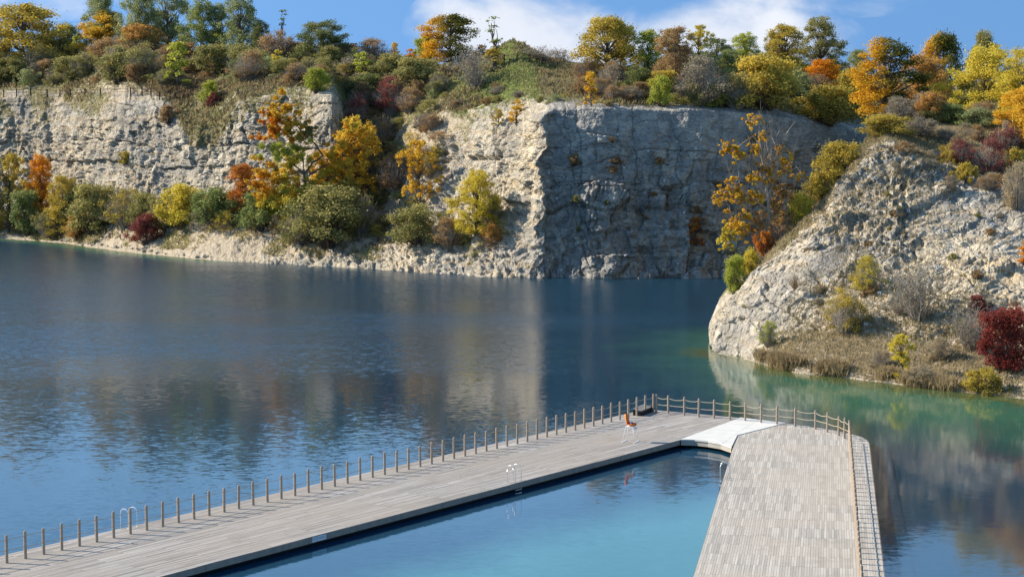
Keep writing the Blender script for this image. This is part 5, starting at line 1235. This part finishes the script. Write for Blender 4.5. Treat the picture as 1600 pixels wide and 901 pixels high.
# ---- plume of pampas-like dead reed on the slope
def plume():
    p, nm = hit(1241, 470, 'head'); s = p.y / FP; rs = random.Random(2); t = empty('dry_plume_shrub', p - Vector((0, 0, .1))); tag(t, 'small tan broom-shaped dry shrub on a thin stem beside the netting', 'shrub')
    m = MB(); m.tube([(0, 0, -.1), (0.02, 0, .5), (0, 0, 1.1)], [.05, .04, .03], 6); m.build('trunk', M_TWIG, t)
    m = MB()
    for _ in range(90):
        a = rs.uniform(0, 6.28); q = rs.random() ** .6
        limb(m, (0, 0, .9), (math.cos(a) * q * .65, math.sin(a) * q * .65, 2.0 + rs.uniform(-.3, .35) - q * .3), .014, .006, .2, 3, 3, rs)
    m.build('plume', simple_mat('straw', (0.42, 0.29, 0.15), .9, .2, 5), t)
plume()

# ------------------------------------------------------------------ grass, litter and low growth on the slopes (uncountable)
def ground_cover(name, P, N, A, PX, T, n, mask, seed, size, mat, bw=.16):
    rg = np.random.default_rng(seed); nx, ny = P.shape[:2]
    rock = A['rock'].reshape(nx, ny)
    dux = np.linalg.norm(np.diff(P, axis=0)[:, :-1], axis=2); dvx = np.linalg.norm(np.diff(P, axis=1)[:-1], axis=2)
    w = (dux * dvx * mask[:-1, :-1]).ravel(); w /= w.sum()
    c = rg.choice(w.size, size=n, p=w); i, j = np.divmod(c, ny - 1)
    a, b = rg.random(n)[:, None], rg.random(n)[:, None]
    B = P[i, j] * (1 - a) * (1 - b) + P[i + 1, j] * a * (1 - b) + P[i, j + 1] * (1 - a) * b + P[i + 1, j + 1] * a * b
    # each tuft = 3 blades fanning upward
    V = []; K = 3
    ang = rg.random((n, K)) * 6.28; s = size * (0.5 + rg.random((n, K)))
    d = np.stack([np.cos(ang), np.sin(ang), np.zeros_like(ang)], -1); wv = np.stack([-np.sin(ang), np.cos(ang), np.zeros_like(ang)], -1)
    base = B[:, None, :] + rg.normal(size=(n, K, 3)) * np.array([.1, .1, 0]) * size * 3 - np.array([0, 0, .03])
    up = np.array([0, 0, 1.0])
    tip = base + up * s[..., None] + d * s[..., None] * (0.2 + 0.7 * rg.random((n, K, 1)))
    mid = base + up * s[..., None] * .55 + d * s[..., None] * .2
    wd = wv * s[..., None] * bw
    V = np.stack([base - wd * .3, mid - wd, tip, mid + wd], axis=2).reshape(-1, 3)
    Q = np.arange(len(V)).reshape(-1, 4)
    pn = fbm(B[:, 0] * .12, B[:, 1] * .12, seed=seed + 1, oct=3) * .9 + .5
    at = dict(rnd=np.repeat(rg.random(n * K), 4), clump=np.repeat(np.clip(pn + rg.normal(size=n) * .12, 0, 1), 4 * K), side=np.zeros(n * K * 4))
    o = link(name, quadmesh(name, V, Q, at), None, mat); tag(o, kind='stuff'); return o
M_GRASSL = leaf_mat('dry_grass', (0.20, 0.22, 0.075), (0.36, 0.33, 0.145), (0.52, 0.43, 0.23), trans=.45)
M_LITTER = leaf_mat('brown_undergrowth', (0.18, 0.13, 0.075), (0.30, 0.225, 0.125), (0.40, 0.34, 0.17), trans=.35)
frock = FA_['rock'].reshape(FP_.shape[:2]); fbare = FA_['bare'].reshape(FP_.shape[:2])
veg = np.clip(1 - frock * 1.35, 0, 1) * (1 - .75 * sstep(.35, .6, fbare)) * ((FT_ > 1.6) & (FT_ < 6.8)) * sstep(-60, -20, FX_) * (1 - sstep(1400, 1440, FX_))
steep = sstep(.35, .6, FN_[..., 2].clip(0, 1)); veg = veg * (.15 + .85 * np.abs(steep))
o = ground_cover('grass', FP_, FN_, FA_, FX_, FT_, 70000, veg, 21, .34, M_GRASSL); tag(o, 'dry green and straw grass on the slopes above the cliffs', 'grass')
nzm = sstep(-.15, .2, fbm(FP_[..., 0] * .1, FP_[..., 1] * .1, seed=44, oct=3))
o = ground_cover('undergrowth', FP_, FN_, FA_, FX_, FT_, 60000, veg * nzm * (1 - .9 * np.exp(-((FX_ - 800) / 80) ** 2)) + 1e-9, 22, .55, M_LITTER); tag(o, 'tangled brown undergrowth covering the plateau behind the cliffs', 'undergrowth')
hrock = HA_['rock'].reshape(HP_.shape[:2])
hveg = np.clip(1.05 - hrock * 1.3, 0, 1) * ((HT_ > 1.02) & (HT_ < 6.9)) * (HX_ > 1180) * (HX_ < 1680)
hveg = hveg + .03 * ((HT_ > 2.2) & (HT_ < 5.2)) * (HX_ < 1680) * sstep(0, .3, fbm(HP_[..., 0] * .2, HP_[..., 1] * .2, seed=48, oct=3))
M_STRAW = leaf_mat('straw_grass', (0.22, 0.20, 0.085), (0.42, 0.335, 0.185), (0.56, 0.46, 0.28), trans=.4)
o = ground_cover('grass', HP_, HN_, HA_, HX_, HT_, 60000, hveg, 23, .24, M_STRAW, bw=.10); tag(o, 'straw-coloured grass tufts over the headland slope', 'grass')
# reeds at the headland waterline
edge = sstep(-.2, .3, fbm(HP_[..., 0] * .5, HP_[..., 1] * .5, seed=50, oct=3)) * ((HT_ > 1.02) & (HT_ < 1.35)) * (sstep(1186, 1200, HX_) * (1 - sstep(1310, 1330, HX_)) + .35 * sstep(1370, 1380, HX_) * (1 - sstep(1480, 1500, HX_)))
M_REED = leaf_mat('reed', (0.30, 0.22, 0.12), (0.44, 0.33, 0.18), (0.56, 0.45, 0.25), trans=.35)
o = ground_cover('reeds', HP_, HN_, HA_, HX_, HT_, 6500, edge, 24, .62, M_REED, bw=.06); tag(o, 'band of dry brown reeds along the headland waterline', 'reeds')
bank = ((FT_ > 1.3) & (FT_ < 2.9)) * (FX_ < 760) * sstep(0, .25, fbm(FP_[..., 0] * .2, FP_[..., 1] * .2, seed=49, oct=3)) * (FX_ > -30)
o = ground_cover('bank_grass', FP_, FN_, FA_, FX_, FT_, 9000, bank + 1e-9, 25, .3, M_GRASSL); tag(o, 'patchy grass on the pale bank under the left cliff', 'grass')

# ------------------------------------------------------------------ path fences, signs on the plateau
def path_fence(label, pts, which='far', hpx=None, rails=2):
    P3 = []
    for (x, y) in pts:
        p, nm = hit(x, y, which)
        if p is None: continue
        P3.append(p)
    t = empty('path_fence', P3[0]); tag(t, label, 'fence'); o = t.location.copy()
    pm = MB(); pm.box((0, 0, .62), .15, .15, 1.30); me = pm.mesh('post'); me.materials.append(M_RUST)
    for p in P3: c = link('post', me, t); c.location = p - o
    for h in ((1.1, .65) if rails == 2 else (1.1,)):
        m = MB()
        for a, b_ in zip(P3[:-1], P3[1:]):
            m.tube([a - o + Vector((0, 0, h)), (a + b_) / 2 - o + Vector((0, 0, h - .05)), b_ - o + Vector((0, 0, h))], .025, 5, False)
        m.build('rail', M_RUST, t)
path_fence('rusty post fence along the path above the left cliff', [(6, 152), (26, 151), (48, 150), (74, 152), (94, 152), (110, 152), (133, 151), (157, 151), (204, 150), (222, 150), (236, 151), (249, 156), (275, 159), (294, 160), (315, 159), (346, 157), (372, 153)])
path_fence('viewpoint fence of dark posts around the green mound', [(689, 101), (715, 103), (778, 101), (788, 100), (808, 100), (828, 99), (849, 98), (878, 97), (901, 97)])
def gate():
    p, nm = hit(478, 121); s = p.y / FP; t = empty('wooden_gate', p); tag(t, 'small slatted wooden gate on the rim left of the lime bush', 'gate'); w = 1.7
    for sx in (-1, 1): m = MB(); m.box((sx * w / 2, 0, .7), .12, .12, 1.5); m.build('post', M_POST, t)
    for k in range(5): m = MB(); m.box((0, 0, .25 + k * .26), w - .13, .05, .12); m.build('slat', M_POST, t)
gate()
def info_board():
    p, nm = hit(716, 103); t = empty('information_board', p); tag(t, 'small white information board on a post at the viewpoint', 'sign')
    m = MB(); m.box((0.25, 0, .55), .12, .12, 1.2); m.build('post', M_RUST, t)
    m = MB(); m.box((0.35, -.05, 1.3), .55, .05, .4, (1, 0, 0.45), (0, -.6, 1)); m.build('panel', M_WPAINT, t)
    t2 = empty('concrete_bin', p + Vector((-.35, 0, 0))); tag(t2, 'pale square concrete litter bin beside the information board', 'bin')
    m = MB(); m.box((0, 0, .4), .5, .5, .85); m.build('body', M_WHITE, t2)
    m = MB(); m.box((0, 0, .86), .56, .56, .06); m.box((0, -.02, .91), .3, .3, .04); m.build('lid', M_WHITE, t2)
info_board()

# ------------------------------------------------------------------ rock-bolt plates
BOLT = MB(); BOLT.box((0, 0, .02), .25, .25, .03); bm_ = BOLT.mesh('plate'); bm_.materials.append(M_WPAINT)
NUT = MB(); NUT.tube([(0, 0, .036), (0, 0, .12)], .05, 6); nm_ = NUT.mesh('bolt'); nm_.materials.append(M_RUST)
def plate(x, y, which, label, group, sc=1.0):
    p, nm = hit(x, y, which)
    if p is None: return
    v = (Vector((0, 0, HC)) - p).normalized(); d = (nm * .4 + v * .8).normalized()
    t = empty('anchor_plate', p + d * .06); t.rotation_euler = (d.to_track_quat('Z', 'Y') @ __import__('mathutils').Quaternion((0, 0, 1), random.uniform(0, .8))).to_euler(); t.scale = (sc,) * 3
    tag(t, label, 'plate', group); link('plate', bm_, t); link('bolt', nm_, t)
for x, y in [(1550, 351), (1475, 361), (1392, 391), (1361, 388), (1527, 401), (1465, 418), (1292, 439), (1374, 459), (1332, 450), (1570, 469), (1353, 505), (1488, 516), (1211, 510), (1511, 304), (1383, 326), (1470, 284), (1434, 466), (1420, 329), (1369, 278), (1585, 372)]:
    plate(x, y, 'head', 'small square white anchor plate bolted to the pale headland rock', 'anchor plates on the headland')
for x, y in [(30, 178), (88, 176), (109, 176), (138, 179), (222, 176), (205, 182), (240, 195), (10, 234), (80, 237), (156, 236), (254, 235), (223, 206), (260, 260), (297, 194), (305, 211), (334, 232), (325, 267), (394, 224), (181, 233), (140, 254), (138, 210), (430, 236), (345, 185), (297, 188), (60, 212), (262, 268), (394, 152), (380, 210)]:
    plate(x, y, 'far', 'small white anchor plate on the sunlit left cliff', 'anchor plates on the left cliff', .85)
for x, y in [(915, 203), (858, 270), (870, 310), (905, 320), (930, 341), (977, 399), (877, 422), (918, 424), (1013, 236), (1087, 232), (1104, 381), (1069, 332), (1129, 394), (975, 262), (1038, 282), (1000, 424), (1132, 423), (780, 220), (752, 224), (771, 262), (820, 303), (1150, 250), (1095, 200), (965, 210), (1060, 412)]:
    plate(x, y, 'far', 'small pale anchor plate on the corner or shaded wall right of the gully', 'anchor plates on the shaded wall', .8)

# ------------------------------------------------------------------ netting on the headland
def netting():
    t = None; xs = np.linspace(1262, 1328, 26); rows = []
    for k in range(14):
        f = k / 13; rows.append([(x, 440 - (x - 1262) * 0.62 - 34 * f + 6 * math.sin((x - 1262) / 66 * 3.1)) for x in xs])
    G = [[hit(x, y, 'head') for x, y in r] for r in rows]
    G = [[(p + n * .12 + Vector((0, -.1, .05))) if p else None for p, n in r] for r in G]
    o = G[0][0]; t = empty('rockfall_netting', o); tag(t, 'steel netting draped over the hollow on the left of the headland', 'netting'); m = MB()
    for r in G: m.tube([p - o for p in r if p], .013, 4, False)
    for i in range(len(xs)): m.tube([G[k][i] - o for k in range(14) if G[k][i]], .010, 4, False)
    m.build('mesh_wires', simple_mat('galvanised_wire', (0.30, 0.29, 0.27), .6), t)
netting()

# ------------------------------------------------------------------ boulders
def boulder(x, y, which, wpx, label, seed, group=None):
    p, nm = hit(x, y, which)
    if p is None: p = Vector(PZ(x, y, 0))
    r = wpx * p.y / FP / 2; import bmesh
    bm = bmesh.new(); bmesh.ops.create_icosphere(bm, subdivisions=3, radius=1); rg = np.random.default_rng(seed); dirs = rg.normal(size=(9, 3)); dirs /= np.linalg.norm(dirs, axis=1, keepdims=True); h = .62 + .3 * rg.random(9)
    for v in bm.verts:
        c = np.array(v.co); k = 1.0
        for d, hh in zip(dirs, h):
            dd = c @ d
            if dd > hh: c = c - d * (dd - hh) * .92
        v.co = Vector(c) * r * (1 + .05 * rg.normal()); v.co.z *= .7
    me = bpy.data.meshes.new('boulder'); bm.to_mesh(me); bm.free()
    for k, v_ in (('rock', 1.0), ('tone', .25), ('block', .7), ('bare', .5), ('crack', 0.0), ('lush', 0.0)):
        at = me.attributes.new(k, 'FLOAT', 'POINT'); at.data.foreach_set('value', np.full(len(me.vertices), v_, np.float32))
    o = link('boulder', me, None, M_TERR); o.location = p + Vector((0, 0, r * .15)); tag(o, label, 'boulder', group)
for k, (x, y, w, lab) in enumerate([(1361, 589, 12, 'largest pale boulder in the water line left of the leaning yellow tree'), (1372, 592, 8, 'small pale boulder right of the largest one at the water line'), (1387, 594, 6, 'smallest pale boulder left of the leaning yellow tree'),
    (1458, 602, 16, 'grey boulder at the water right of the leaning yellow tree'), (1474, 604, 12, 'second grey boulder at the water, nearer the dark red bush'), (1271, 386, 24, 'rounded grey boulder above the netting on the headland'), (1241, 404, 13, 'small grey boulder left of the rounded one on the headland'),
    (1333, 586, 8, 'little stone on the shore left of the pale boulders')]):
    boulder(x, y, 'head', w, lab, 40 + k)
rs = random.Random(12)
for k in range(34):
    x = rs.uniform(95, 330); y = np.interp(x, [95, 140, 200, 255, 300, 340], [378, 385, 392, 397, 402, 405]) - rs.uniform(.5, 5)
    boulder(x, y, 'far', rs.uniform(4, 9), 'pale stone lying along the waterline of the left bank', 80 + k, 'stones along the left shore')
